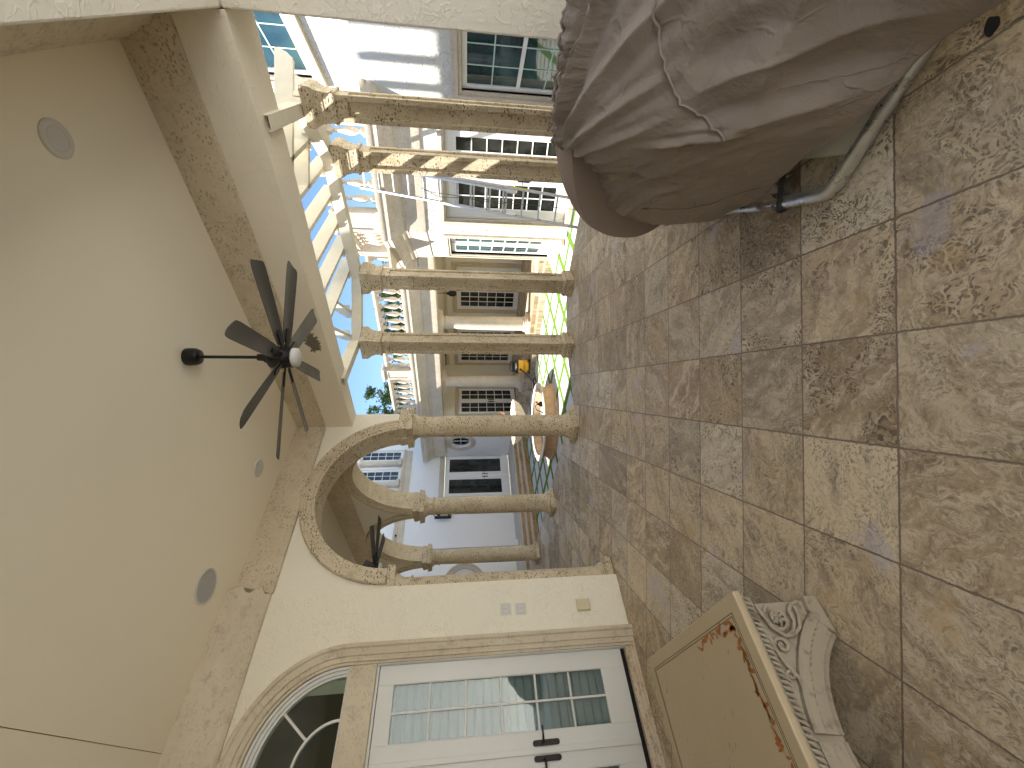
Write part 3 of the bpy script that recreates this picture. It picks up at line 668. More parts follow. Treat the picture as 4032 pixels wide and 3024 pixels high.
# engraved border lines of the slab: raised fillets
b = MB(uw)
for off in (.075, .088):
    for (p0, p1) in (((BU - .6 + off, 2.0 + off), (BU + .6 - off, 2.0 + off)), ((BU + .6 - off, 2.0 + off), (BU + .6 - off, 3.32 - off)), ((BU - .6 + off, 3.32 - off), (BU + .6 - off, 3.32 - off))):
        b.box(min(p0[0], p1[0]) - .0015, max(p0[0], p1[0]) + .0015, min(p0[1], p1[1]) - .0015, max(p0[1], p1[1]) + .0015, .4195, .4212)
b.build('engraved_border', 'dark_grout', slab)
def end_panel(w0, sgn):
    fP = lambda s, d, z=0.: uw(BU + s, w0 - sgn * d, z)
    ra, zc = .46, -.255                      # segmental arch springing from the floor
    a0 = math.asin(-zc / ra); half = ra * math.cos(a0)
    inner = [(ra * math.cos(a), zc + ra * math.sin(a)) for a in [a0 + (PI - 2 * a0) * i / 24 for i in range(25)]]
    b = MB(fP); b.prism([(.545, 0.), (.545, .336), (-.545, .336), (-.545, 0.)] + [(-x, z) for x, z in inner][::1], -.09, -.012)
    pn = b.build('end_panel', 'carved_stone', bn)
    # moulded archivolt in two stones with an open joint between them, beads along its outer edge
    prof = [(0, -.09), (0, .0), (.016, .006), (.02, -.002), (.04, -.002), (.044, .010), (.085, .012), (.09, .022), (.118, .022), (.128, .012), (.128, -.012)]
    jt = .022
    def bead(b, i, k0, k1):
        a = a0 + .1 + (PI - 2 * a0 - .2) * i / 33; r = ra + .088; x, z = r * math.cos(a), zc + r * math.sin(a)
        if k0 + .02 < a < k1 - .02: b.loft([[(x + q * math.cos(a) * math.cos(t) - q * 1.1 * math.sin(a) * math.sin(t), .012 + h, z + q * math.sin(a) * math.cos(t) + q * 1.1 * math.cos(a) * math.sin(t)) for t in [2 * PI * j / 8 for j in range(8)]] for q, h in ((.012, 0), (.010, .007), (.004, .011))])
    for k0, k1 in ((a0, PI / 2 - .09 - jt), (PI / 2 - .09 + jt, PI - a0)):
        b = MB(fP); b.loft([[((ra + r) * math.cos(a), d, max(.0, zc + (ra + r) * math.sin(a))) for r, d in prof] for a in [k0 + (k1 - k0) * i / 18 for i in range(19)]])
        for i in range(34):
            bead(b, i, k0, k1)
        b.build('archivolt', 'carved_stone', pn, smooth=30)
    # foot block, scrolls and rosettes in the spandrels
    for s in (1, -1):
        b = MB(fP); b.box(*sorted((s * .40, s * .555)), -.085, .018, 0, .055) if False else b.prism([(s * .395, 0), (s * .56, 0), (s * .56, .065), (s * .50, .075), (s * .44, .05)], -.09, .016)
        b.build('foot', 'carved_stone', pn, bevel=.006)
        b = MB(fP); rr = .0095
        def spiral(cx, cz, r0, turns, start, dirn=1, n=34): return [(cx + s * 0 + r0 * (1 - .8 * i / n) * math.cos(start + dirn * turns * 2 * PI * i / n), -.004 + .010 * math.sin(PI * i / n), cz + r0 * (1 - .8 * i / n) * math.sin(start + dirn * turns * 2 * PI * i / n)) for i in range(n + 1)]
        b.tube(spiral(s * .475, .245, .060, 1.6, .3 if s > 0 else PI - .3, s), rr, 8)
        b.tube(spiral(s * .365, .285, .036, 1.4, 2.2 if s > 0 else PI - 2.2, -s), rr * .9, 8)
        b.tube(spiral(s * .255, .308, .022, 1.3, 2.6 if s > 0 else PI - 2.6, -s), rr * .7, 8)
        b.tube([(s * .54, 0, .10), (s * .525, .008, .15), (s * .50, .01, .175), (s * .455, .01, .175), (s * .42, .008, .20), (s * .395, .008, .245)], rr, 8)
        b.tube([(s * .535, 0, .32), (s * .50, .01, .318), (s * .44, .012, .30), (s * .40, .01, .255), (s * .40, .008, .21), (s * .43, .006, .16), (s * .48, .006, .135), (s * .53, 0, .13)], rr, 8)
        b.tube([(s * .41, 0, .325), (s * .36, .01, .330), (s * .30, .012, .318), (s * .25, .008, .285), (s * .20, .004, .283)], rr * .85, 8)
        for j in range(6):
            a = 2 * PI * j / 6; b.tube([(s * .475, .006, .245), (s * .475 + .022 * math.cos(a), .016, .245 + .022 * math.sin(a)), (s * .475 + .034 * math.cos(a), .004, .245 + .034 * math.sin(a))], [.005, .009, .004], 7)
        b.build('scroll_carving', 'carved_stone', pn, smooth=60)
    return pn
end_panel(2.02, 1); end_panel(3.30, -1)
# carved leaf band round the edge under the slab
b = MB(uw)
for i in range(52):
    u_ = BU - .56 + 1.12 * i / 51
    b.tube([(u_ - .012, 2.015, .336), (u_, 2.004, .352), (u_ + .012, 2.012, .372)], [.004, .009, .004], 6)
b.build('carved_band', 'carved_stone', slab, smooth=60)

# ------------------------------------------------------------------ covered outdoor lounge
ln = thing('covered_lounger', 'bulky outdoor lounger under a brown fabric cover on a bent steel tube base', 'outdoor lounger', uw(2.4, .3))
H_ = [(.86, .03), (.99, .06), (1.06, .20), (1.085, .45), (1.07, .68), (1.0, .815), (.86, .885), (.745, .965), (.665, 1.085), (.60, 1.165), (.45, 1.195), (.2, 1.205), (-.1, 1.21), (-.4, 1.20), (-.7, 1.18), (-1., 1.1)]
B_ = [(2.62, .955, .04), (2.50, .89, .055), (2.36, .80, .075), (2.20, .725, .095), (2.06, .61, .15), (1.95, .51, .19), (1.85, .415, .225), (1.76, .35, .245), (1.68, .29, .26), (1.61, .20, .262), (1.565, .10, .258), (1.535, .03, .245), (1.45, -.05, .24), (1.36, -.12, .24), (1.24, -.3, .24), (1.15, -.6, .24)]
def cr(P, x):                                # catmull-rom along a control polygon
    n = len(P) - 1; x = max(0., min(n - 1e-6, x)); i = int(x); t = x - i
    p0, p1, p2, p3 = (Vector(P[max(0, min(n, j))]) for j in (i - 1, i, i + 1, i + 2))
    return .5 * ((2 * p1) + (-p0 + p2) * t + (2 * p0 - 5 * p1 + 4 * p2 - p3) * t * t + (-p0 + 3 * p1 - 3 * p2 + p3) * t ** 3)
H3 = [(2.75, w_, z_) for w_, z_ in H_]
NK, NTT = 260, 130
# long folds as (k0,t0)-(k1,t1), half width in k, height
FOLDS = [(8.9, .0, 14.6, .46, .20, .060), (9.5, .0, 15., .34, .16, .040), (8.5, .0, 12.6, .56, .20, .030), (8.1, .0, 10.8, .56, .15, .022), (7.6, .0, 9.4, .52, .16, .020), (7.2, .0, 8.2, .46, .14, .016), (10.3, .0, 12.2, .26, .14, .022), (6.8, .0, 7.0, .5, .16, .014),
         (6.2, .05, 5.6, .8, .25, .018), (9.2, .76, 15., .70, .55, .045), (5.0, .1, 8.6, .86, .22, .026), (11.2, .0, 13.2, .20, .12, .018), (4.2, .15, 6.4, .7, .25, .016), (12.0, .62, 15., .56, .4, .03), (10.0, .58, 12.2, .97, .4, .03), (3.3, .1, 3.8, .9, .35, .014),
         (8.8, .60, 9.6, .97, .3, .022), (12.6, .0, 14.2, .16, .12, .016), (7.0, .48, 8.8, .74, .2, .018), (8.6, .50, 8.9, .78, .12, .025), (13.2, .80, 15., .86, .3, .022)]
def cover_pt(k, t):
    h, bt = cr(H3, k), cr(B_, k)
    c_ = Vector((bt.x * .72 + h.x * .28 - .06, (h.y + bt.y) / 2 + .05, max(h.z * .92, .3 * h.z + .12)))
    if k < 4: c_ = c_.lerp((h + bt) / 2 + Vector((-.05, .06, .0)), 1 - k / 4)
    p = h * (1 - t) ** 2 + c_ * 2 * t * (1 - t) + bt * t * t
    return p
def cover_disp(k, t):
    a = 0.
    for k0, t0, k1, t1, wd, hh in FOLDS:
        # distance in a stretched (k, t) space
        d = Vector((k1 - k0, (t1 - t0) * 10)); q = Vector((k - k0, (t - t0) * 10)); L2 = d.length_squared
        x = max(0., min(1., q.dot(d) / L2)); e = (q - d * x).length; f = math.exp(-abs(e) / (wd * .8)) - .5 * math.exp(-((e - wd * 2.0) / (wd * .9)) ** 2)
        a += hh * f * (1. if 0 < x < 1 else math.exp(-0. * e)) * min(1., 4 * x + .25) * min(1., 3 * (1 - x) + .2)
    g = math.exp(-t * 11) * smooth01((k - 3) / 3)                           # gathers at the elastic hem
    a += .011 * g * math.sin(k * 17 + 2.4 * math.sin(k * 2.3)) + .006 * g * math.sin(k * 41 + 1)
    a += .030 * (noise.noise(Vector((k * .42, t * 2.6, 1.3)))) + .014 * noise.noise(Vector((k * 1.1 + t * 4, t * 4.5, 7.)))
    a += .006 * noise.noise(Vector((k * 3. - t * 14, t * 5, 2.))) * (1 - t * .6)
    if t > .86: a *= (1 - t) / .14 * .6 + .4
    return a
rows = []
for j in range(NTT + 1):
    t_ = j / NTT; row = []
    for i in range(NK + 1):
        k_ = 15. * i / NK; e1, e2 = .02, .004
        p = cover_pt(k_, t_); du = cover_pt(min(15, k_ + e1), t_) - cover_pt(max(0, k_ - e1), t_); dv = cover_pt(k_, min(1, t_ + e2)) - cover_pt(k_, max(0, t_ - e2))
        n_ = du.cross(dv)
        if n_.length > 1e-9: n_.normalize()
        if n_.dot(Vector((-1, .3, .6))) < 0: n_ = -n_
        row.append(tuple(p + n_ * cover_disp(k_, t_)))
    rows.append(row)
# far side of the bag closes behind the hem, bottom edge turns under
def under(row, f, dz, inset): 
    c_ = Vector((2.35, 0, .3)); return [tuple(Vector(p).lerp(Vector((c_.x, p[1], p[2])), f) + Vector((0, -inset, dz))) for p in row]
rows = [[(p[0] + .05, p[1] * .97, p[2] * .97) for p in rows[0]]] + rows + [under(rows[-1], .04, -.012, .0), under(rows[-1], .10, .01, .02)]
b = MB(uw); b.loft(rows, closed=False, caps=False); cv = b.build('fabric_cover', 'brown_fabric', ln, smooth=180)
uvl = cv.data.uv_layers.new(name='folds'); W1 = NK + 1
for lp in cv.data.loops:
    i, j = lp.vertex_index % W1, lp.vertex_index // W1; uvl.data[lp.index].uv = (i / NK, (j - 1) / NTT)
def on_cover(k, t):
    p = cover_pt(k, t); return p
def seam(pts):
    path = []
    for (k0, t0), (k1, t1) in zip(pts, pts[1:]):
        for i in range(12): x = i / 12; path.append((k0 + (k1 - k0) * x, t0 + (t1 - t0) * x))
    out = []
    for k_, t_ in path:
        i = min(NK, max(0, round(k_ / 15 * NK))); j = min(NTT, max(0, round(t_ * NTT))); p = Vector(rows[1 + j][i]); out.append(tuple(p + Vector((-.004, .002, .005))))
    b = MB(uw); b.tube(out, .0055, 6); b.build('piping', 'brown_fabric', cv, smooth=60)
seam([(15., .30), (13.2, .36), (11.6, .44), (10., .58), (8.8, .74)])
seam([(13.0, .0), (12.4, .10), (11.6, .2), (10.9, .16)])
seam([(4.5, .35), (4.3, .6), (4.1, .98)])
hem = [tuple(Vector(rows[1][i]) + Vector((.004, 0, .004))) for i in range(40, NK, 1)]
b = MB(uw); b.tube([tuple(Vector(p) + Vector((0, .004 * math.sin(i * 1.3), .004 * math.sin(i * 1.9)))) for i, p in enumerate(hem)], .010, 6); b.build('elastic_hem', 'brown_fabric', cv, smooth=60)
# round cushion bulging out of the hem
def sup(a, hw, hz, n=2.7): c_, s_ = math.cos(a), math.sin(a); return (abs(c_) ** (2 / n) * (1 if c_ > 0 else -1) * hw, abs(s_) ** (2 / n) * (1 if s_ > 0 else -1) * hz)
b = MB(uw); rings = []
for u_, k_ in ((2.62, .95), (2.75, .985), (2.9, 1.0), (3.02, 1.0), (3.16, .985), (3.28, .94), (3.36, .86), (3.41, .74), (3.43, .5)):
    rings.append([(u_, .20 + x * k_ * (1. if z > 0 else 1 - .22 * (z / .5) ** 2), .62 + z * k_) for x, z in (sup(2 * PI * i / 72, 1.0, .52, 2.5) for i in range(72))])
b.loft(rings); b.build('cushion', 'taupe_cushion', ln, smooth=60)
# hidden body so the cover does not hang in the air
b = MB(uw); b.loft([[(1.80, .15, .20), (2.6, .75, .20), (2.6, -.8, .2), (1.6, -.5, .2)], [(2.2, .1, .75), (2.65, .60, .75), (2.65, -.7, .8), (2.0, -.4, .8)]]); b.build('body', 'panel_cream', ln)
b = MB(uw); b.prism([(1.80, -.4), (1.868, .40), (2.13, .495), (2.5, .55), (2.60, .56), (2.60, -.4)], .006, .032, 'z'); b.build('seat_pan', 'panel_cream', ln, bevel=.006)
tp = [(2.75, .955), (2.66, .945), (2.55, .905), (2.42, .845), (2.28, .785), (2.13, .715), (2.0, .645), (1.90, .59), (1.845, .56), (1.832, .545), (1.822, .50), (1.80, .10), (1.785, -.10), (1.76, -.6)]
b = MB(uw); b.tube([(u_, w_, .034) for u_, w_ in tp], .033, 16); b.build('tube_base', 'steel_tube', ln, smooth=60)
b = MB(uw)
for s_ in (-.010, .010):
    pass
b.loft([[(u_ - .012, w_ - .02, z_), (u_ + .012, w_ + .02, z_), (u_ + .014, w_ + .018, z_ + .003), (u_ - .010, w_ - .022, z_ + .003)] for u_, w_, z_ in ((2.16, .49, .135), (2.10, .56, .10), (2.075, .665, .07), (2.06, .690, .068), (2.045, .712, .05), (2.05, .705, .015))])
b.tube([(2.075, .70 + .036 * math.cos(a), .034 + .036 * math.sin(a)) for a in [2 * PI * i / 16 for i in range(17)]], .004, 6); b.build('strap', 'strap', ln)
# loose end of the cover tucked by the tube
b = MB(uw); g = []
for i in range(15):
    row = []
    for j in range(15):
        x, y = i / 14, j / 14; n_ = noise.noise(Vector((x * 5, y * 5, 3.))) + .6 * noise.noise(Vector((x * 11, y * 9, 8.)))
        row.append((2.10 + .42 * x + .03 * n_, .56 + .20 * y + .08 * x + .02 * n_, .05 + .10 * math.sin(PI * min(1, y * 1.05)) * (.4 + .6 * x) + .05 * n_))
    g.append(row)
b.loft(g, closed=False, caps=False); b.build('cover_tail', 'brown_fabric', cv, smooth=180)
# drain in the floor beside the lounger
b = MB(xyz); b.prism([(1.18 + .03 * math.cos(a) * (1 + .2 * math.sin(3 * a)), 1.12 + .02 * math.sin(a)) for a in [2 * PI * i / 18 for i in range(18)]], .001, .004, 'z')
tag(b.build('floor_mark', 'dark_void'), 'small black patch on the tiles beside the covered lounger', 'stain')


# ================================================================== THE HOUSE ROUND THE COURTYARD
hs = thing('courtyard_house', 'pale stucco house across the courtyard with stone cornice, portico and french doors', 'house', uw(10., 7., G))
fW = wallf(uw(8.55, 0), W_, -U_)             # wing wall: s = w, d towards us
fC = wallf((3.39, 0), (0, 1), (-1, 0))       # chamfer wall: s = y
fX = wallf((5.0, 0), (0, 1), (-1, 0))        # side wall with sash windows: s = y
fP = wallf(uw(10.05, 0), W_, -U_)            # portico front
fK = wallf(uw(13.15, 0), W_, -U_)            # portico back wall
fE = wallf(uw(0, 11.6), U_, -W_)             # portico end wall: s = u
fV = wallf(uw(10.2, 0), W_, -U_)             # wall with the oval window
fH = wallf(uw(0, 14.1), U_, -W_)             # left house wall: s = u
def rect_hole(s0, s1, z0, z1, h):            # outline of a wall with door-like notches (from the floor) in order
    p = [(s0, z1), (s0, z0)]
    for a, c, t in h: p += [(a, z0), (a, t), (c, t), (c, z0)]
    return p + [(s1, z0), (s1, z1)]
def wall(fr, s0, s1, z0, z1, mat, holes=(), th=.3, name='wall', par=None):
    b = MB(fr); b.prism(rect_hole(s0, s1, z0, z1, holes), -th, 0.); return b.build(name, mat, par or hs)
def frame_trim(fr, a, c, z0, z1, w_, d, mat, name, par, sill=False, top=True, dd=-.02):
    b = MB(fr)
    for k, (o, e) in enumerate(((0, .35), (.35, .72), (.72, 1.))):
        q0, q1 = w_ * o, w_ * e; t_ = d * (.55, 1., .8)[k]
        b.box(a - q1, a - q0, dd, t_, z0, z1 + q1); b.box(c + q0, c + q1, dd, t_, z0, z1 + q1)
        b.box(a - q0, c + q0, dd, t_, z1 + q0, z1 + q1)
    if sill: b.box(a - w_ * 1.1, c + w_ * 1.1, dd, d * 1.6, z0 - .09, z0 - .002)
    return b.build(name, mat, par, bevel=.004)
def glazed(fr, a, c, z0, z1, cols, rows_, par, name='door', fm='bright_white_paint', gm='dark_glass', st=.11, bt=.22, mt=.022, d=-.08, handle=None, hinges=()):
    b = MB(fr); g0, g1, y0, y1 = a + st, c - st, z0 + bt, z1 - st
    b.box(a, g0, d - .04, d, z0, z1); b.box(g1, c, d - .04, d, z0, z1); b.box(g0, g1, d - .04, d - .0004, z0, y0); b.box(g0, g1, d - .04, d - .0004, y1, z1)
    for k in range(1, cols): x = g0 + (g1 - g0) * k / cols; b.box(x - mt / 2, x + mt / 2, d - .03, d - .006, y0, y1)
    for k in range(1, rows_): z = y0 + (y1 - y0) * k / rows_; b.box(g0, g1, d - .029, d - .007, z - mt / 2, z + mt / 2)
    o = b.build(name, fm, par, bevel=.003)
    b = MB(fr); b.box(g0, g1, d - .024, d - .020, y0, y1); b.build('glass', gm, o)
    if handle:
        hs_, hz, sg = handle; b = MB(fr); b.box(hs_ - .018, hs_ + .018, d, d + .014, hz - .12, hz + .12); b.tube([(hs_, d + .01, hz + .03), (hs_, d + .05, hz + .03), (hs_ + sg * .11, d + .05, hz + .03)], .009, 8); b.build('handle', 'black_plastic', o)
    for hz in hinges:
        b = MB(fr); b.box(a - .012, a + .014, d - .004, d + .012, hz - .05, hz + .05); b.build('hinge', 'black_plastic', o)
    return o

CORN = [(0, 2.94), (.04, 2.95), (.05, 2.99), (.10, 3.02), (.12, 3.08), (.17, 3.13), (.24, 3.20), (.255, 3.235), (.27, 3.24), (.27, 3.33), (.285, 3.335), (.30, 3.37), (.30, 3.42), (0, 3.425)]
FRIEZE = [(-.02, 2.54), (.028, 2.54), (.034, 2.56), (.034, 2.90), (.05, 2.915), (.05, 2.945), (-.02, 2.945)]
def mould(fr, prof, s0, s1, m0=0., m1=0., seams=0):   # m: how far each end is mitred per unit of projection
    b = MB(fr); b.loft([[(s + m * max(d, 0), d, z) for d, z in prof] for s, m in ((s0, m0), (s1, m1))]); return b
# wing with the ladder: s = w from the side wall to the chamfer
T8 = math.tan(math.radians(22.5))
xw = lambda w_: w_
wing_w0, wing_w1 = .6, 3.80
wall(fW, wing_w0, wing_w1, G, 3.42, 'white_stucco', ((1.80, 3.49, 2.10),))
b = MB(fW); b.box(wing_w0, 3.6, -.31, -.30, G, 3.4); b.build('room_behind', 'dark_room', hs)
frame_trim(fW, 1.80, 3.49, G, 2.10, .13, .07, 'coral_stone_pale', 'door_surround', hs, dd=-.1)
b = MB(fW); b.box(1.8, 3.49, -.2, .16, G, -.40); b.build('door_step', 'coral_stone_pale', hs, bevel=.01)
b = MB(fW)
for s_ in (1.803, 3.447): b.box(s_, s_ + .04, -.16, -.05, G + .1, 2.098)
b.box(1.843, 3.447, -.16, -.05, 2.05, 2.098); b.build('door_frame', 'bright_white_paint', hs)
glazed(fW, 2.648, 3.445, -.395, 2.048, 2, 7, hs, st=.16, bt=.25, handle=(2.72, .55, 1)); glazed(fW, 1.845, 2.642, -.395, 2.048, 2, 7, hs, st=.16, bt=.25)
mould(fW, FRIEZE, wing_w0, 3.80, 0, T8).build('frieze', 'coral_stone_pale', hs, smooth=30)
mould(fW, CORN, wing_w0, 3.80, 0, T8).build('cornice', 'coral_stone_pale', hs, smooth=30)
# chamfer wall with its own door, s = y
cy0, cy1 = 8.72, 10.40
wall(fC, cy0 - .02, cy1 + .02, G, 3.42, 'white_stucco', ((9.03, 10.16, 2.06),), th=.25)
frame_trim(fC, 9.03, 10.16, G, 2.06, .14, .06, 'coral_stone_pale', 'door_surround', hs, dd=-.1)
b = MB(fC); b.box(8.9, 10.25, -.1, .16, G, -.42); b.box(9.0, 10.2, -.1, .08, -.42, -.36); b.build('door_step', 'coral_stone_pale', hs, bevel=.012)
glazed(fC, 9.05, 9.60, -.34, 2.04, 2, 7, hs, st=.10, bt=.26, gm='green_glass', d=-.07); glazed(fC, 9.605, 10.14, -.34, 2.04, 1, 7, hs, st=.10, bt=.26, gm='green_glass', d=-.05)
mould(fC, FRIEZE, cy0, cy1, -T8, T8).build('frieze', 'coral_stone_pale', hs, smooth=30)
mould(fC, CORN, cy0, cy1, -T8, T8).build('cornice', 'coral_stone_pale', hs, smooth=30)
# sash window wall, s = y
def holes_wall(fr, s0, s1, z0, z1, wins, mat, th=.3):
    b = MB(fr); xs = sorted({s0, s1} | {w[0] for w in wins} | {w[1] for w in wins}); zs = sorted({z0, z1} | {w[2] for w in wins} | {w[3] for w in wins})
    inh = lambda x, z: any(w[0] < x < w[1] and w[2] < z < w[3] for w in wins)
    vs, fs = [], []; idx = {}
    def vi(p):
        if p not in idx: idx[p] = len(vs); vs.append(p)
        return idx[p]
    for i in range(len(xs) - 1):
        for j in range(len(zs) - 1):
            if inh((xs[i] + xs[i + 1]) / 2, (zs[j] + zs[j + 1]) / 2): continue
            for d in (0., -th): fs.append(tuple(vi((x, d, z)) for x, z in ((xs[i], zs[j]), (xs[i + 1], zs[j]), (xs[i + 1], zs[j + 1]), (xs[i], zs[j + 1]))))
    for a, c, y0, y1 in wins:
        for p, q in (((a, y0), (c, y0)), ((c, y0), (c, y1)), ((c, y1), (a, y1)), ((a, y1), (a, y0))): fs.append((vi((p[0], 0., p[1])), vi((q[0], 0., q[1])), vi((q[0], -th, q[1])), vi((p[0], -th, p[1]))))
    b.add(vs, fs); return b.build('wall', mat, hs)
holes_wall(fX, 2.0, 7.9, G, 8.2, [(5.0, 6.76, -.1, 1.77), (5.0, 6.76, 4.10, 6.0)], 'white_stucco')
def sash(z0, z1, cols, rows_, meet):
    frame_trim(fX, 5.0, 6.76, z0, z1, .16, .07, 'coral_stone_pale', 'window_surround', hs, sill=False, dd=-.06)
    b = MB(fX); b.box(4.84, 6.92, -.06, .085, z0 - .16, z0 - .001); b.box(4.82, 6.94, -.06, .11, z0 - .055, z0 - .0) if False else None; b.build('window_sill', 'coral_stone_pale', hs, bevel=.006)
    w = MB(fX); mu = MB(fX); a, c = 5.002, 6.758; f = .085
    w.box(a, a + f, -.10, -.035, z0, z1); w.box(c - f, c, -.10, -.035, z0, z1); w.box(a + f, c - f, -.10, -.0355, z0, z0 + f); w.box(a + f, c - f, -.10, -.0355, z1 - f, z1)
    w.box(a + f, c - f, -.09, -.03, meet - .03, meet + .03)
    for y0, y1 in ((z0 + f, meet - .03), (meet + .03, z1 - f)):
        for k in range(1, cols): x = a + f + (c - a - 2 * f) * k / cols; mu.box(x - .010, x + .010, -.0605, -.054, y0, y1)
        for k in range(1, rows_): z = y0 + (y1 - y0) * k / rows_; mu.box(a + f, c - f, -.0604, -.055, z - .010, z + .010)
    w = w.build('window', 'bright_white_paint', hs, bevel=.003)
    b = MB(fX); b.box(a + f, c - f, -.066, -.061, z0 + f, z1 - f); b.build('glass', 'green_glass', w); mu.build('muntin_grid', 'muntin_green', w)
sash(-.1, 1.77, 4, 2, .84); sash(4.10, 6.0, 4, 3, 5.35)
# balustrades: wing, chamfer, portico
def baluster_mesh(par, p, mat='coral_stone_pale'):
    b = MB(lambda x, y, z: Vector((p.x + x, p.y + y, z)))
    b.squares([(.062, 3.49), (.062, 3.56)]); b.squares([(.058, 4.10), (.058, 4.181)])
    b.lathe([(.030, 3.555), (.05, 3.565), (.052, 3.585), (.032, 3.605), (.030, 3.625), (.040, 3.64), (.066, 3.70), (.075, 3.755), (.068, 3.82), (.045, 3.93), (.034, 3.985), (.032, 4.01), (.045, 4.02), (.047, 4.035), (.032, 4.045), (.03, 4.07), (.055, 4.085), (.056, 4.105)], seg=14)
    return b.build('baluster', mat, par, smooth=45)
def balustrade(fr, s0, s1, label, ped=(), step=.25, d0=-.10, phase=.5, skip=(), posts=()):
    o0 = fr((s0 + s1) / 2, d0, 3.42); root = thing('balustrade', label, 'balustrade', o0, 'stone balustrades on the courtyard house')
    b = MB(fr); b.loft([[(s, d, z) for d, z in ((d0 - .12, 3.426), (d0 + .12, 3.426), (d0 + .12, 3.48), (d0 + .10, 3.492), (d0 - .10, 3.492), (d0 - .12, 3.48))] for s in (s0, s1)]); b.build('base_rail', 'coral_stone_pale', root)
    b = MB(fr); b.loft([[(s, d, z) for d, z in ((d0 - .09, 4.179), (d0 + .09, 4.179), (d0 + .10, 4.20), (d0 + .125, 4.215), (d0 + .125, 4.26), (d0 + .09, 4.285), (d0 - .09, 4.285), (d0 - .125, 4.26), (d0 - .125, 4.215), (d0 - .10, 4.20))] for s in (s0, s1)]); b.build('top_rail', 'coral_stone_pale', root)
    for c, h in ped:
        b = MB(fr); b.box(c - h, c + h, d0 - .15, d0 + .15, 3.427, 4.30); b.box(c - h - .03, c + h + .03, d0 - .18, d0 + .18, 3.4275, 3.52)
        for e in (-1, 1): b.box(c + e * (h - .0) - (.06 if e > 0 else 0), c + e * h + (.06 if e < 0 else 0), d0 + .15, d0 + .168, 3.52, 4.30)
        b.box(c - h + .06, c + h - .06, d0 + .15, d0 + .168, 3.52, 3.60); b.box(c - h + .06, c + h - .06, d0 + .15, d0 + .168, 4.22, 4.30)
        b.loft([[(c - h - e, d0 - .15 - e, z), (c + h + e, d0 - .15 - e, z), (c + h + e, d0 + .15 + e, z), (c - h - e, d0 + .15 + e, z)] for e, z in ((.0, 4.30), (.03, 4.315), (.06, 4.34), (.06, 4.385), (.0, 4.43))])
        b.build('pedestal', 'coral_stone_pale', root, bevel=.004)
    n = int((s1 - s0) / step + .5); proto = None
    for k in range(n):
        s = s0 + (k + phase) * (s1 - s0) / n
        if any(abs(s - c) < h + .07 for c, h in ped): continue
        p = fr(s, d0)
        if proto is None: proto = baluster_mesh(root, p); p0 = p
        else:
            c = proto.copy(); COL.objects.link(c); c.location = Vector((p.x - p0.x, p.y - p0.y, 0))
    return root
balustrade(fW, .7, 3.66, 'stone balustrade above the wing the ladder leans on', ped=((3.64, .20),), step=.30)
balustrade(fC, 8.93, 10.36, 'short angled stone balustrade between the ladder wing and the portico', ped=((10.22, .14),), step=.2)
balustrade(fP, 5.15, 12.6, 'long stone balustrade over the portico with greenery showing between its balusters', ped=((9.31, .19),), step=.247)

# portico
wall(fP, 5.0, 13.86, 2.541, 3.42, 'coral_stone_pale', th=.5, name='entablature')
mould(fP, [(d, z) for d, z in FRIEZE], 4.97, 13.87, -T8, 0).build('frieze', 'coral_stone_pale', hs, smooth=30)
mould(fP, CORN, 4.97, 13.87, -T8, 0).build('cornice', 'coral_stone_pale', hs, smooth=30)
wall(fK, 4.9, 11.9, -.27, 2.9, 'cream_stucco_fine', th=.2)
b = MB(uw); b.box(10.06, 13.2, 4.95, 11.9, 2.88, 2.95); b.build('ceiling', 'cream_stucco_fine', hs)
b = MB(uw); b.box(10.06, 16., 4.0, 14., 3.36, 3.415); b.box(8.6, 16., .5, 4.95, 3.36, 3.4152); b.build('terrace', 'coral_stone_pale', hs)
b = MB(uw); b.box(10.56, 13.15, 4.72, 4.90, -.27, 2.88); b.build('wall', 'cream_stucco_fine', hs)
fZ = wallf(uw(0, 4.90), U_, W_)
b = MB(fZ); b.box(11.2, 11.32, 0., .05, -.26, 2.3); b.box(12.5, 12.62, 0, .05, -.26, 2.3); b.box(11.2, 12.62, 0, .051, 2.3, 2.42); b.build('niche_trim', 'coral_stone_soft', hs)
wall(fE, 10.1, 13.2, -.27, 2.9, 'cream_stucco_fine', th=.2)
for s0, nm in ((7.02, 0), (9.72, 0)):        # back wall doors
    frame_trim(fK, s0, s0 + 1.78, -.26, 2.04, .15, .05, 'coral_stone_soft', 'door_surround', hs, dd=-.01)
    glazed(fK, s0 + .02, s0 + .888, -.24, 2.02, 3, 6, hs, st=.13, bt=.17, d=.03, mt=.026); glazed(fK, s0 + .892, s0 + 1.76, -.24, 2.02, 3, 6, hs, st=.13, bt=.17, d=.03, mt=.026)
b = MB(fK); b.box(6.6, 12, 0, .05, 2.40, 2.52); b.build('wall_band', 'coral_stone_soft', hs)
b = MB(fK); b.box(9.22, 9.30, .0, .06, -.26, 2.3); b.box(9.24, 9.28, .06, .08, -.26, 2.25); b.build('wall_pilaster', 'coral_stone_soft', hs)
frame_trim(fE, 10.28, 11.66, -.26, 1.99, .13, .05, 'coral_stone_soft', 'door_surround', hs, dd=-.01)
glazed(fE, 10.30, 10.968, -.235, 1.97, 2, 6, hs, st=.10, bt=.17, d=.03, mt=.026, handle=(10.92, .72, -1)); glazed(fE, 10.972, 11.64, -.235, 1.97, 2, 6, hs, st=.10, bt=.17, d=.03, mt=.026, handle=(11.02, .72, 1))
b = MB(fE); b.box(10.28, 11.66, 0, .02, -.26, -.236); b.build('door_gap', 'dark_void', hs)
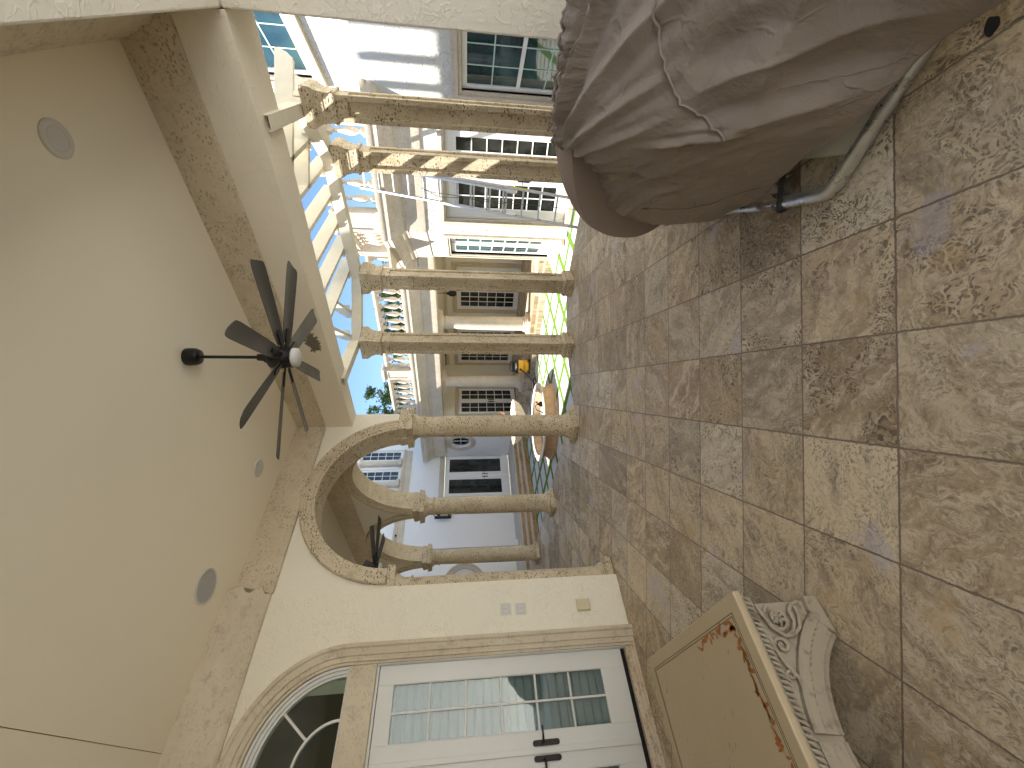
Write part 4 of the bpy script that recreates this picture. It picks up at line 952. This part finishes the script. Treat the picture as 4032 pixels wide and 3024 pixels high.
def portico_column(w_):
    c = bpy.data.objects.new('column', None); COL.objects.link(c); c.parent = hs; c.location = uw(10.42, w_) - wloc(hs)
    o = lambda x, y, z=0.: uw(10.42 + x, w_ + y, z)
    b = MB(o); b.squares([(.27, -.262), (.27, -.18), (.26, -.17)]); b.lathe([(.25, -.175), (.265, -.15), (.255, -.115), (.235, -.10), (.24, -.075), (.225, -.06)], seg=28); b.build('base', 'coral_stone_pale', c, smooth=40)
    b = MB(o); b.lathe([(.215, -.07), (.212, .8), (.195, 2.2), (.195, 2.29)], seg=36); b.build('shaft', 'coral_stone_pale', c, smooth=40)
    b = MB(o); b.lathe([(.19, 2.28), (.222, 2.285), (.224, 2.305), (.20, 2.315), (.20, 2.37), (.225, 2.385), (.25, 2.42)], seg=28); b.squares([(.25, 2.41), (.275, 2.43), (.275, 2.49), (.30, 2.50), (.30, 2.541)]); b.build('capital', 'coral_stone_pale', c, smooth=40)
for w_ in (7.48, 10.0): portico_column(w_)
b = MB(uw); b.box(10.1, 10.55, 11.62, 11.9, -.26, 2.541); b.box(10.12, 10.55, 4.80, 5.02, -.45, 2.541); b.build('pilaster', 'coral_stone_pale', hs)
# oval window wall
b = MB(fV); ov = [(13.2 + .48 * .70 * math.cos(a), 1.91 + .60 * .70 * math.sin(a)) for a in [2 * PI * i / 32 for i in range(32)]]
P_ = [(11.9, 2.55), (11.9, -.12), (14.12, -.12), (14.12, 2.55)]
def annulus(b, inner, outer_fn, lo, hi):
    out = [outer_fn(p) for p in inner]; b.loft([[(p[0], d, p[1]) for p in q] for d in (lo,) for q in (inner, out)], closed=True, caps=False)
    b.loft([[(p[0], d, p[1]) for p in q] for d, q in ((hi, inner), (hi, out))], closed=True, caps=False)
    b.loft([[(p[0], d, p[1]) for p in inner] for d in (lo, hi)], closed=True, caps=False)
def to_rect(p):
    dx, dz = p[0] - 13.2, p[1] - 1.91; k = min([((14.12 if dx > 0 else 11.9) - 13.2) / dx if abs(dx) > 1e-6 else 9e9, ((2.55 if dz > 0 else -.12) - 1.91) / dz if abs(dz) > 1e-6 else 9e9]); return (13.2 + dx * k, 1.91 + dz * k)
annulus(b, ov, to_rect, 0., -.2)
b.box(11.9, 12.2, -.2, -.0005, -.12, .2); b.box(13.9, 14.12, -.2, -.0005, 2.3, 2.55); b.box(11.9, 12.1, -.2, -.0005, 2.3, 2.55); b.box(13.9, 14.12, -.2, -.0005, -.12, .2)
b.build('wall', 'pale_stucco', hs)
b = MB(fV)
for r0, r1, d in ((.70, .82, .03), (.82, .93, .055), (.93, 1.0, .04)):
    b.loft([[(13.2 + .48 * r * math.cos(a), dd, 1.91 + .60 * r * math.sin(a)) for r, dd in ((r0, -.05), (r0, d), (r1, d), (r1, -.05))] for a in [2 * PI * i / 40 for i in range(41)]])
b.build('window_surround', 'coral_stone_pale', hs, smooth=30)
w = MB(fV); w.loft([[(13.2 + .48 * r * math.cos(a), dd, 1.91 + .60 * r * math.sin(a)) for r, dd in ((.58, -.12), (.58, -.05), (.71, -.05), (.71, -.12))] for a in [2 * PI * i / 40 for i in range(41)]])
w.box(13.19, 13.21, -.10, -.06, 1.56, 2.26); w.box(12.92, 13.48, -.101, -.061, 1.90, 1.92); w = w.build('oval_window', 'bright_white_paint', hs, smooth=30)
b = MB(fV); b.prism([(13.2 + .48 * .6 * math.cos(a), 1.91 + .60 * .6 * math.sin(a)) for a in [2 * PI * i / 32 for i in range(32)]], -.095, -.09); b.build('glass', 'dark_glass', w)

# left house in the shade
lh = thing('shaded_house', 'white stucco house wall in blue shade left of the portico with arched upper windows', 'house', uw(8., 14.1, G))
holes = [(8.28, 10.26, -.08, 2.56), (10.02, 10.52, 4.31, 5.95), (9.06, 9.58, 4.31, 5.95), (8.10, 8.62, 4.31, 5.95)]
_hs, hs = hs, lh
holes_wall(fH, 6.2, 11.5, G, 8.5, holes, 'pale_stucco')
frame_trim(fH, 8.28, 10.26, -.08, 2.56, .20, .06, 'coral_stone_pale', 'door_surround', lh, dd=-.05)
for a, c, hd in ((8.30, 9.265, (9.21, .94, -1)), (9.275, 10.24, (9.33, .94, 1))): glazed(fH, a, c, -.055, 2.54, 1, 1, lh, st=.17, bt=.34, d=-.06, handle=hd)
b = MB(fH); b.box(8.2, 10.34, -.05, .06, -.08, -.056); b.build('threshold', 'step_stone', lh)
mould(fH, [(-.02, 3.90), (.05, 3.90), (.06, 3.95), (.06, 4.10), (.10, 4.14), (.14, 4.20), (.14, 4.25), (-.02, 4.26)], 5.8, 10.47).build('stone_band', 'coral_stone_pale', lh, smooth=30)
for a, c in ((10.02, 10.52), (9.06, 9.58), (8.10, 8.62)):
    g = glazed(fH, a, c, 4.31, 5.95, 2, 5, lh, name='window', st=.07, bt=.07, d=-.03, mt=.02)
    b = MB(fH); b.box(a - .10, a - .001, -.02, .03, 4.27, 6.05); b.box(c + .001, c + .10, -.02, .03, 4.27, 6.05); b.box(a - .1, c + .1, -.02, .031, 6.05, 6.2); b.build('window_surround', 'bright_white_paint', lh)
for s_ in (9.82, 8.86, 7.90):
    o = lambda x, y, z=0., s_=s_: fH(s_ + x, .10 + y, z)
    b = MB(o); b.squares([(.15, 4.26), (.15, 4.36), (.13, 4.38)]); b.lathe([(.135, 4.37), (.14, 4.41), (.115, 4.44), (.11, 5.6), (.10, 5.7), (.13, 5.75), (.14, 5.8)], seg=20); b.squares([(.15, 5.8), (.15, 5.9)]); b.build('engaged_column', 'coral_stone_pale', lh, smooth=40)
b = MB(uw); b.box(6.05, 6.25, 13.55, 14.2, G, 7.5); b.build('wall_return', 'pale_stucco', lh)
fH2 = wallf(uw(0, 14.6), U_, -W_)
b = MB(fH2); b.box(-2., 6.1, -.2, 0, G, 7.); b.build('wall', 'pale_stucco', lh)
b = MB(fH2)
for r0, r1, d in ((.55, .68, .05), (.68, .74, .08)): b.loft([[(5.2 + r * math.cos(a), dd, 1.75 + r * math.sin(a)) for r, dd in ((r0, -.05), (r0, d), (r1, d), (r1, -.05))] for a in [2 * PI * i / 32 for i in range(33)]])
b.build('niche_trim', 'coral_stone_pale', lh, smooth=30)
hs = _hs
# stepped stone base before the shaded house
st_ = thing('stone_steps', 'veined stone steps running along the shaded white house', 'steps', uw(7.7, 12.4, G))
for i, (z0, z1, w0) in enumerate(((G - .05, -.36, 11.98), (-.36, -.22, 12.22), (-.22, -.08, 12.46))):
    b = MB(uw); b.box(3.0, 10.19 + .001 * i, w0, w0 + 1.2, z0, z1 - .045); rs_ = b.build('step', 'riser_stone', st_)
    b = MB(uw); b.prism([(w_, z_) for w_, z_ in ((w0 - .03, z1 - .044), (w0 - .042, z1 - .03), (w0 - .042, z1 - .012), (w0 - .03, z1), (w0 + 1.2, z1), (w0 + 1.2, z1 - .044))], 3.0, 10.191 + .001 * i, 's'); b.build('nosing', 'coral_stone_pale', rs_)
b = MB(uw); b.box(3.0, 10.19, 13.3, 14.4, G, -.0805); b.box(5.2, 6.2, 14.0, 14.7, G, -.081); b.build('landing', 'coral_stone_pale', st_)
# wall lantern and camera
la = thing('wall_lantern', 'black wrought iron lantern on the shaded white wall seen past the arcade columns', 'lantern', fH(7.45, .02, 2.5))
b = MB(fH); b.box(7.40, 7.50, .001, .03, 2.25, 2.85); b.tube([(7.45, .02, 2.74), (7.45, .16, 2.86), (7.45, .27, 2.84), (7.45, .27, 2.76)], .014, 8); b.tube([(7.45, .02, 2.30), (7.45, .14, 2.22), (7.45, .20, 2.30)], .012, 8); b.build('bracket', 'black_metal', la)
o = lambda x, y, z=0.: fH(7.45 + x, .27 + y, z)
b = MB(o); b.lathe([(.10, 2.32), (.105, 2.335), (.10, 2.35)], seg=6); b.lathe([(.155, 2.64), (.16, 2.655), (.10, 2.71), (.05, 2.75), (.02, 2.78)], seg=6); b.lathe([(.02, 2.22), (.03, 2.25), (.06, 2.29), (.10, 2.32)], seg=6)
for k in range(6):
    a = PI * k / 3; b.tube([(.10 * math.cos(a), .10 * math.sin(a), 2.335), (.15 * math.cos(a), .15 * math.sin(a), 2.65)], .010, 6)
b.build('cage', 'black_metal', la)
b = MB(o); b.lathe([(.088, 2.34), (.135, 2.645)], seg=6); b.build('glass', 'clear_glass', la)
b = MB(o); b.lathe([(.018, 2.34), (.018, 2.48), (.004, 2.52)], seg=10); b.build('candle', 'lens_plastic', la)
sc_ = thing('security_camera', 'small white security camera high on the shaded wall', 'camera', fH(6.72, .02, 4.2))
b = MB(fH); b.lathe([(.001, 0)], seg=3) if False else b.box(6.68, 6.80, .001, .05, 4.20, 4.32); b.tube([(6.74, .05, 4.24), (6.74, .12, 4.20)], .02, 8); b.build('mount', 'bright_white_paint', sc_, bevel=.01)
b = MB(fH); b.tube([(6.78, .08, 4.19), (6.70, .26, 4.13)], .045, 14); b.build('body', 'bright_white_paint', sc_, smooth=40)
b = MB(fH); b.tube([(6.699, .262, 4.129), (6.692, .278, 4.125)], .040, 14); b.build('lens', 'black_plastic', sc_, smooth=40)
# small lantern and fan inside the portico
pl_ = thing('hanging_lantern', 'small dark lantern hanging from the portico ceiling', 'lantern', uw(12.2, 7.55, 2.3))
o = lambda x, y, z=0.: uw(12.2 + x, 7.55 + y, z)
b = MB(o); b.tube([(0, 0, 2.88), (0, 0, 2.36)], .010, 6); b.lathe([(.02, 2.36), (.05, 2.33), (.06, 2.28), (.10, 2.25), (.10, 2.10), (.07, 2.05), (.02, 2.02)], seg=12); b.build('body', 'black_metal', pl_, smooth=40)
pf = thing('portico_fan', 'dark ceiling fan in the portico with drooping blades seen nearly edge on', 'ceiling fan', uw(11.4, 9.2, 2.88), 'ceiling fans')
o = lambda x, y, z=0.: uw(11.4, 9.2, 0) + Vector((x, y, z))
b = MB(o); b.lathe([(.012, 2.88), (.012, 2.5)], seg=8); b.lathe([(.06, 2.5), (.1, 2.46), (.1, 2.38), (.05, 2.34)], seg=16); b.build('motor', 'bronze_metal', pf, smooth=40)
for k in range(5):
    a = 2 * PI * k / 5 + .4; d = Vector((math.cos(a), math.sin(a), 0)); s = Vector((-d.y, d.x, 0)); b = MB(o)
    b.loft([[tuple(d * r + s * e + Vector((0, 0, z + .02 * (e > 0)))) for e, z in ((-h_, 2.40), (h_, 2.40), (h_, 2.41), (-h_, 2.41))] for r, h_ in ((.1, .03), (.3, .06), (.7, .07))]); b.build('blade', 'bronze_metal', pf)

# ------------------------------------------------------------------ ladder leaning on the wing cornice
ld = thing('extension_ladder', 'aluminium extension ladder leaning on the courtyard cornice between two columns', 'ladder', Vector((2.8, 6.9, G)))
P0, Dv = Vector((3.866, 7.9986, 3.611)), Vector((-.07503, -.07966, -.28469))
side = W_ * -1.; nrm = Dv.cross(side).normalized(); nrm = nrm if nrm.dot(U_) < 0 else -nrm
fLd = lambda k, s, d: P0 + Dv * k + side * s + nrm * d
WL = .415
def rail(k0, k1, s, d, nm='rail'):
    b = MB(fLd); t_, h_ = .013, .036
    b.loft([[(k, s - t_, d - h_), (k, s + t_, d - h_), (k, s + t_, d - h_ + .008), (k, s - t_ * .2, d - h_ + .008), (k, s - t_ * .2, d + h_ - .008), (k, s + t_, d + h_ - .008), (k, s + t_, d + h_), (k, s - t_, d + h_)] for k in (k0, k1)]); return b.build(nm, 'aluminium', ld)
for s in (0, WL): rail(-.32, 9.7, s, 0.)
for s in (-.028, WL + .028): rail(4.4, 14.35, s, -.055)
rg = None
def rung(k, s0, s1, d):
    b = MB(fLd); b.tube([(k, s0, d), (k, s1, d)], .0165, 10); return b.build('rung', 'aluminium', ld, smooth=50)
for k in range(0, 10): rung(k, 0, WL, 0.)
for k in range(5, 14): rung(k + .12, -.028, WL + .028, -.055)
for s in (0, WL):
    b = MB(fLd); b.box(-.36, -.31, s - .016, s + .016, -.04, .04); b.build('end_cap', 'green_tip', ld)
for s in (-.028, WL + .028):
    b = MB(fLd); b.box(14.1, 14.40, s - .025, s + .025, -.11, .0); b.build('foot', 'black_plastic', ld)
b = MB(fLd); b.tube([(3.9, .20, .03), (4.6, .16, .035), (9.5, .22, .035), (13.3, .30, .02)], .005, 6); b.tube([(3.9, .20, .03), (5., .10, .035), (6.5, .16, .035), (9.0, .18, .035), (9.8, .30, .035)], .005, 6); b.build('rope', 'black_plastic', ld)
b = MB(fLd); b.box(8.9, 9.5, -.046, -.0415, -.09, -.03); b.box(9.4, 10.4, WL + .0415, WL + .043, -.09, -.03); b.build('warning_label', 'label_yellow', ld)
for s in (.01, WL - .01):
    b = MB(fLd); b.box(9.2, 9.75, s - .02, s + .02, -.06, .06); b.build('rung_lock', 'aluminium', ld, bevel=.005)

# ------------------------------------------------------------------ fountain
FX, FY = -.84, 10.62
ft = thing('fountain', 'tiered stone fountain with a round basin, fluted shell bowl and terracotta cherub', 'fountain', Vector((FX, FY, G)))
fo = lambda x, y, z=0.: Vector((FX + x, FY + y, z))
b = MB(fo); b.lathe([(1.0, G - .02), (1.0, G + .04), (.965, G + .055), (.955, G + .075), (.93, G + .10), (.905, -.30), (.91, -.27), (.95, -.235), (1.0, -.225), (1.03, -.215), (1.035, -.19), (1.02, -.178), (.90, -.178), (.885, -.185), (.87, -.24), (.85, -.42)], seg=72, caps=False); b.build('basin', 'basin_stone', ft, smooth=40)
bs = ft.children[0]
b = MB(fo); b.lathe([(.875, -.19), (.86, -.40), (.80, -.43), (.001, -.43)], seg=64, caps=False); b.build('lining', 'basin_water_lining', bs, smooth=40)
b = MB(fo); b.lathe([(1.036, -.186), (1.02, -.174), (.90, -.174), (.885, -.183), (.885, -.20)], seg=72, caps=False); b.build('rim', 'shell_stone', bs, smooth=40)
b = MB(fo); b.lathe([(.20, -.43), (.20, -.38), (.15, -.36), (.09, -.30), (.07, -.2), (.085, -.08), (.12, .0), (.10, .06), (.13, .12), (.18, .16)], seg=28); b.build('pedestal', 'shell_stone', ft, smooth=40)
b = MB(fo); rings = []
for r, z, fl in ((.14, .13, 0), (.24, .17, .02), (.38, .24, .05), (.48, .33, .07), (.54, .42, .085), (.57, .475, .09), (.555, .482, .09), (.50, .44, .06), (.35, .33, .03), (.10, .28, 0)):
    rings.append([((r * (1 + fl * abs(math.sin(a * 10)) - fl * .5)) * math.cos(a), (r * (1 + fl * abs(math.sin(a * 10)) - fl * .5)) * math.sin(a), z) for a in [2 * PI * i / 160 for i in range(160)]])
b.loft(rings); b.build('shell_bowl', 'shell_stone', ft, smooth=50)
def skin(name, pts, edges, mat, parent, lv=2, place=None):
    me = bpy.data.meshes.new(name); base = wloc(parent) if parent else Vector()
    me.from_pydata([tuple(Vector(p[:3]) - base) for p in pts], edges, []); o = bpy.data.objects.new(name, me); COL.objects.link(o); o.parent = parent
    m = o.modifiers.new('skin', 'SKIN'); m.use_smooth_shade = True
    for i, p in enumerate(pts): me.skin_vertices[0].data[i].radius = (p[3], p[3]); me.skin_vertices[0].data[i].use_root = i == 0
    sb = o.modifiers.new('sub', 'SUBSURF'); sb.levels = lv; sb.render_levels = lv
    me.materials.append(M[mat]); return o
def C(x, y, z, r): return (FX + x, FY + y, z, r)
cb = skin('cherub', [C(0, 0, .50, .085), C(.0, -.01, .60, .09), C(.01, -.02, .72, .085), C(.01, -.02, .80, .05), C(.02, -.04, .85, .045),        # pelvis .. neck
     C(.04, -.05, .92, .075), C(.05, -.06, 1.01, .078), C(.05, -.05, 1.06, .045),                                                               # head
     C(.11, -.02, .77, .045), C(.20, -.06, .72, .038), C(.24, -.12, .80, .030), C(.25, -.13, .86, .024),                                        # right arm raised
     C(-.10, -.02, .77, .045), C(-.19, -.05, .76, .038), C(-.25, -.10, .84, .030), C(-.27, -.12, .91, .024),                                     # left arm raised
     C(.09, -.08, .48, .065), C(.15, -.22, .50, .052), C(.16, -.25, .38, .040), C(.16, -.30, .33, .028),                                         # right leg
     C(-.09, -.08, .48, .065), C(-.13, -.21, .52, .052), C(-.13, -.27, .40, .040), C(-.13, -.32, .35, .028)],
     [(0, 1), (1, 2), (2, 3), (3, 4), (4, 5), (5, 6), (6, 7), (3, 8), (8, 9), (9, 10), (10, 11), (3, 12), (12, 13), (13, 14), (14, 15), (0, 16), (16, 17), (17, 18), (18, 19), (0, 20), (20, 21), (21, 22), (22, 23)], 'terracotta', ft)
b = MB(fo)
for k in range(26):
    a, e = random.uniform(0, 2 * PI), random.uniform(.1, 1.3); c_ = Vector((.045 + .072 * math.cos(a) * math.cos(e), -.055 + .072 * math.sin(a) * math.cos(e), .985 + .075 * math.sin(e)))
    b.lathe([(.001, c_.z - .022), (.018, c_.z - .012), (.022, c_.z), (.016, c_.z + .014), (.001, c_.z + .02)], c=(c_.x, c_.y), seg=8)
b.build('curls', 'terracotta', cb, smooth=60)
b = MB(fo); b.lathe([(.09, .26), (.13, .32), (.12, .40), (.15, .46), (.10, .50)], seg=18); b.build('rock_seat', 'terracotta', ft, smooth=50)
pm = thing('sump_pump', 'small black and red submersible pump lying in the fountain basin', 'pump', fo(.45, .30, -.42))
b = MB(fo); b.lathe([(.07, -.43), (.075, -.40), (.07, -.30), (.04, -.27), (.02, -.22)], c=(.45, .30), seg=14); b.tube([(.45, .30, -.23), (.40, .27, -.17), (.30, .2, -.18), (.22, .16, -.36)], .012, 8); b.build('pump_body', 'black_plastic', pm, smooth=40)
b = MB(fo); b.lathe([(.022, -.23), (.024, -.18), (.012, -.17)], c=(.50, .27), seg=10); b.build('valve', 'red_plastic', pm, smooth=40)

# ------------------------------------------------------------------ wet and dry vacuum
vc = uw(9.88, 8.80); VZ = -.379
va = thing('shop_vacuum', 'yellow and black wet dry vacuum with a black hose beside the fountain', 'vacuum', Vector((vc.x, vc.y, VZ)))
ang = math.atan2(-vc.y, -vc.x); ca, sa = math.cos(ang), math.sin(ang)
fv = lambda x, y, z=0.: Vector((vc.x + ca * x - sa * y, vc.y + sa * x + ca * y, VZ + z))    # x towards us, y to our right seen from it
def rr_ring(hx, hy, z, n=28, pw=4.): return [(abs(math.cos(a)) ** (2 / pw) * math.copysign(hx, math.cos(a)), abs(math.sin(a)) ** (2 / pw) * math.copysign(hy, math.sin(a)), z) for a in [2 * PI * i / n for i in range(n)]]
b = MB(fv); b.loft([rr_ring(.17, .19, .06), rr_ring(.18, .20, .09), rr_ring(.195, .215, .36), rr_ring(.20, .22, .385), rr_ring(.195, .215, .395)]); b.build('tank', 'yellow_plastic', va, smooth=35)
tk = va.children[0]
b = MB(fv); b.loft([rr_ring(.20, .222, .392), rr_ring(.205, .226, .41), rr_ring(.195, .215, .46), rr_ring(.16, .18, .53), rr_ring(.13, .15, .565), rr_ring(.10, .12, .575)]); b.build('motor_head', 'black_plastic', va, smooth=35)
hd_ = [c_ for c_ in va.children if c_.name.startswith('motor_head')][0]
b = MB(fv); b.tube([(0, -.16, .53), (0, -.15, .62), (0, -.09, .645), (0, .09, .645), (0, .15, .62), (0, .16, .53)], .017, 10); b.build('carry_handle', 'black_plastic', hd_, smooth=50)
b = MB(fv); b.loft([rr_ring(.03, .09, .44)[:], [(x + .20, y, z) for x, y, z in rr_ring(.012, .085, .47)]]) if False else b.box(.175, .192, -.10, .10, .43, .50); b.build('control_panel', 'grey_plastic', hd_, bevel=.01)
b = MB(fv); b.box(.193, .197, -.05, .03, .445, .48); b.build('power_switch', 'label_yellow', hd_)
for sx in (-1, 1):
    for sy in (-1, 1):
        b = MB(fv); b.tube([(sx * .15, sy * .185, .035), (sx * .15, sy * .225, .035)], .034, 14); b.build('wheel', 'black_plastic', va, smooth=50)
        b = MB(fv); b.box(sx * .15 - .03, sx * .15 + .03, sy * .15 - .02, sy * .15 + .03, .05, .10); b.build('foot', 'black_plastic', va, bevel=.008)
b = MB(fv); b.tube([(.18, -.10, .33), (.225, -.10, .33)], .038, 16); b.build('hose_port', 'black_plastic', tk, smooth=50)
hp = [(.22, -.10, .33), (.30, -.12, .31), (.38, -.20, .22), (.46, -.32, .10), (.55, -.44, .0), (.60, -.55, -.07), (.55, -.66, -.085), (.40, -.68, -.085), (.30, -.56, -.085), (.34, -.42, -.08), (.50, -.36, -.085), (.70, -.46, -.085), (.78, -.62, -.088), (.70, -.74, -.088)]
pp = [cr(hp, len(hp) * i / 90 * (len(hp) - 1) / len(hp)) for i in range(91)]
b = MB(fv); b.tube([tuple(p) for p in pp], [.023 if i % 2 else .019 for i in range(91)], 10); b.build('hose', 'black_plastic', va, smooth=60)
# brand-like lettering plate: dark strip of letters across the tank
cu = bpy.data.curves.new('tank_lettering', 'FONT'); cu.body = 'DEWALT'; cu.size = .075; cu.extrude = .001; cu.align_x = 'CENTER'; cu.align_y = 'CENTER'
tc = bpy.data.objects.new('lettering_curve', cu); COL.objects.link(tc); bpy.context.view_layer.update()
tm = bpy.data.meshes.new_from_object(tc.evaluated_get(bpy.context.evaluated_depsgraph_get())); bpy.data.objects.remove(tc)
to = bpy.data.objects.new('tank_lettering', tm); COL.objects.link(to); to.parent = tk
pos = fv(.2, .0, .20) - wloc(tk); xa, ya = (fv(0, 1) - fv(0, 0)), Vector((0, 0, 1)); za = xa.cross(ya)
to.matrix_local = Matrix(((xa.x, ya.x, za.x, pos.x), (xa.y, ya.y, za.y, pos.y), (xa.z, ya.z, za.z, pos.z), (0, 0, 0, 1)))
tm.materials.clear(); tm.materials.append(M['black_label'])

# ------------------------------------------------------------------ trees beyond the house
def tree(x, y, h, blobs, label, nleaf, seed, sz=.16):
    rnd = random.Random(seed); tr_ = thing('tree', label, 'tree', Vector((x, y, G)), 'trees beyond the house')
    b = MB(); b.tube([(x, y, G), (x + .1, y, G + h * .3), (x - .05, y + .1, G + h * .55), (x, y, G + h * .9)], [.22, .17, .12, .03], 10)
    b.build('trunk', 'bark', tr_, smooth=60)
    tk_ = tr_.children[0]; b = MB()
    for bx, by, bz, br in blobs:
        for k in range(2):
            e = Vector((bx, by, bz)) + Vector((rnd.uniform(-.6, .6), rnd.uniform(-.6, .6), rnd.uniform(-.2, .6))) * br
            p = Vector((x, y, G + h * rnd.uniform(.4, .7))); m_ = p.lerp(e, .5) + Vector((0, 0, -.1 * br)); b.tube([tuple(p), tuple(m_), tuple(e)], [.07, .045, .012], 6)
    b.build('limbs', 'bark', tk_, smooth=60)
    vs, fs = [], []
    for bx, by, bz, br in blobs:
        cl = [(Vector((rnd.gauss(0, 1), rnd.gauss(0, 1), rnd.gauss(0, 1))).normalized() * br * rnd.uniform(.35, 1.0), br * rnd.uniform(.14, .3)) for _ in range(16)]
        for k in range(int(nleaf * br)):
            c0, cr_ = rnd.choice(cl); c = Vector((bx, by, bz)) + c0 + Vector((rnd.gauss(0, 1), rnd.gauss(0, 1), rnd.gauss(0, .8))) * cr_ * .6
            d = Vector((rnd.gauss(0, 1), rnd.gauss(0, 1), rnd.gauss(-.3, .7))).normalized(); n = d.cross(Vector((rnd.gauss(0, 1), rnd.gauss(0, 1), rnd.gauss(0, 1)))).normalized(); L = sz * rnd.uniform(.6, 1.2)
            i = len(vs); vs += [c, c + d * L * .5 + n * L * .24, c + d * L, c + d * L * .5 - n * L * .24]; fs.append((i, i + 1, i + 2, i + 3))
    b = MB(); b.raw(vs, fs); b.build('crown', 'leaf', tr_, fix=False)
tree(-.9, 24., 6.2, [(-1.1, 24, 6.5, .75), (-.3, 24.3, 6.0, .8), (-1.8, 24., 5.7, .6), (-.2, 23.8, 7.1, .45), (-1.2, 24., 5.2, .9), (.4, 24, 5.4, .6)], 'leafy tree rising above the balustrade beside the near arch', 1500, 3)
tree(3.4, 25., 6.0, [(3.0, 25, 6.1, .9), (4.4, 25.4, 6.2, 1.0), (2.2, 24.8, 5.7, .6), (3.6, 25, 5.2, 1.), (5.4, 25.5, 6.0, 1.), (4.4, 25., 5.2, 1.)], 'broad green tree behind the portico balustrade, middle of the row', 1500, 5)
tree(7.0, 24., 5.6, [(6.4, 24, 5.7, 1.0), (7.4, 24.4, 5.6, .9), (5.6, 24, 5.9, .8), (6.6, 24., 4.7, 1.)], 'dark green tree behind the right end of the portico balustrade', 1500, 8)
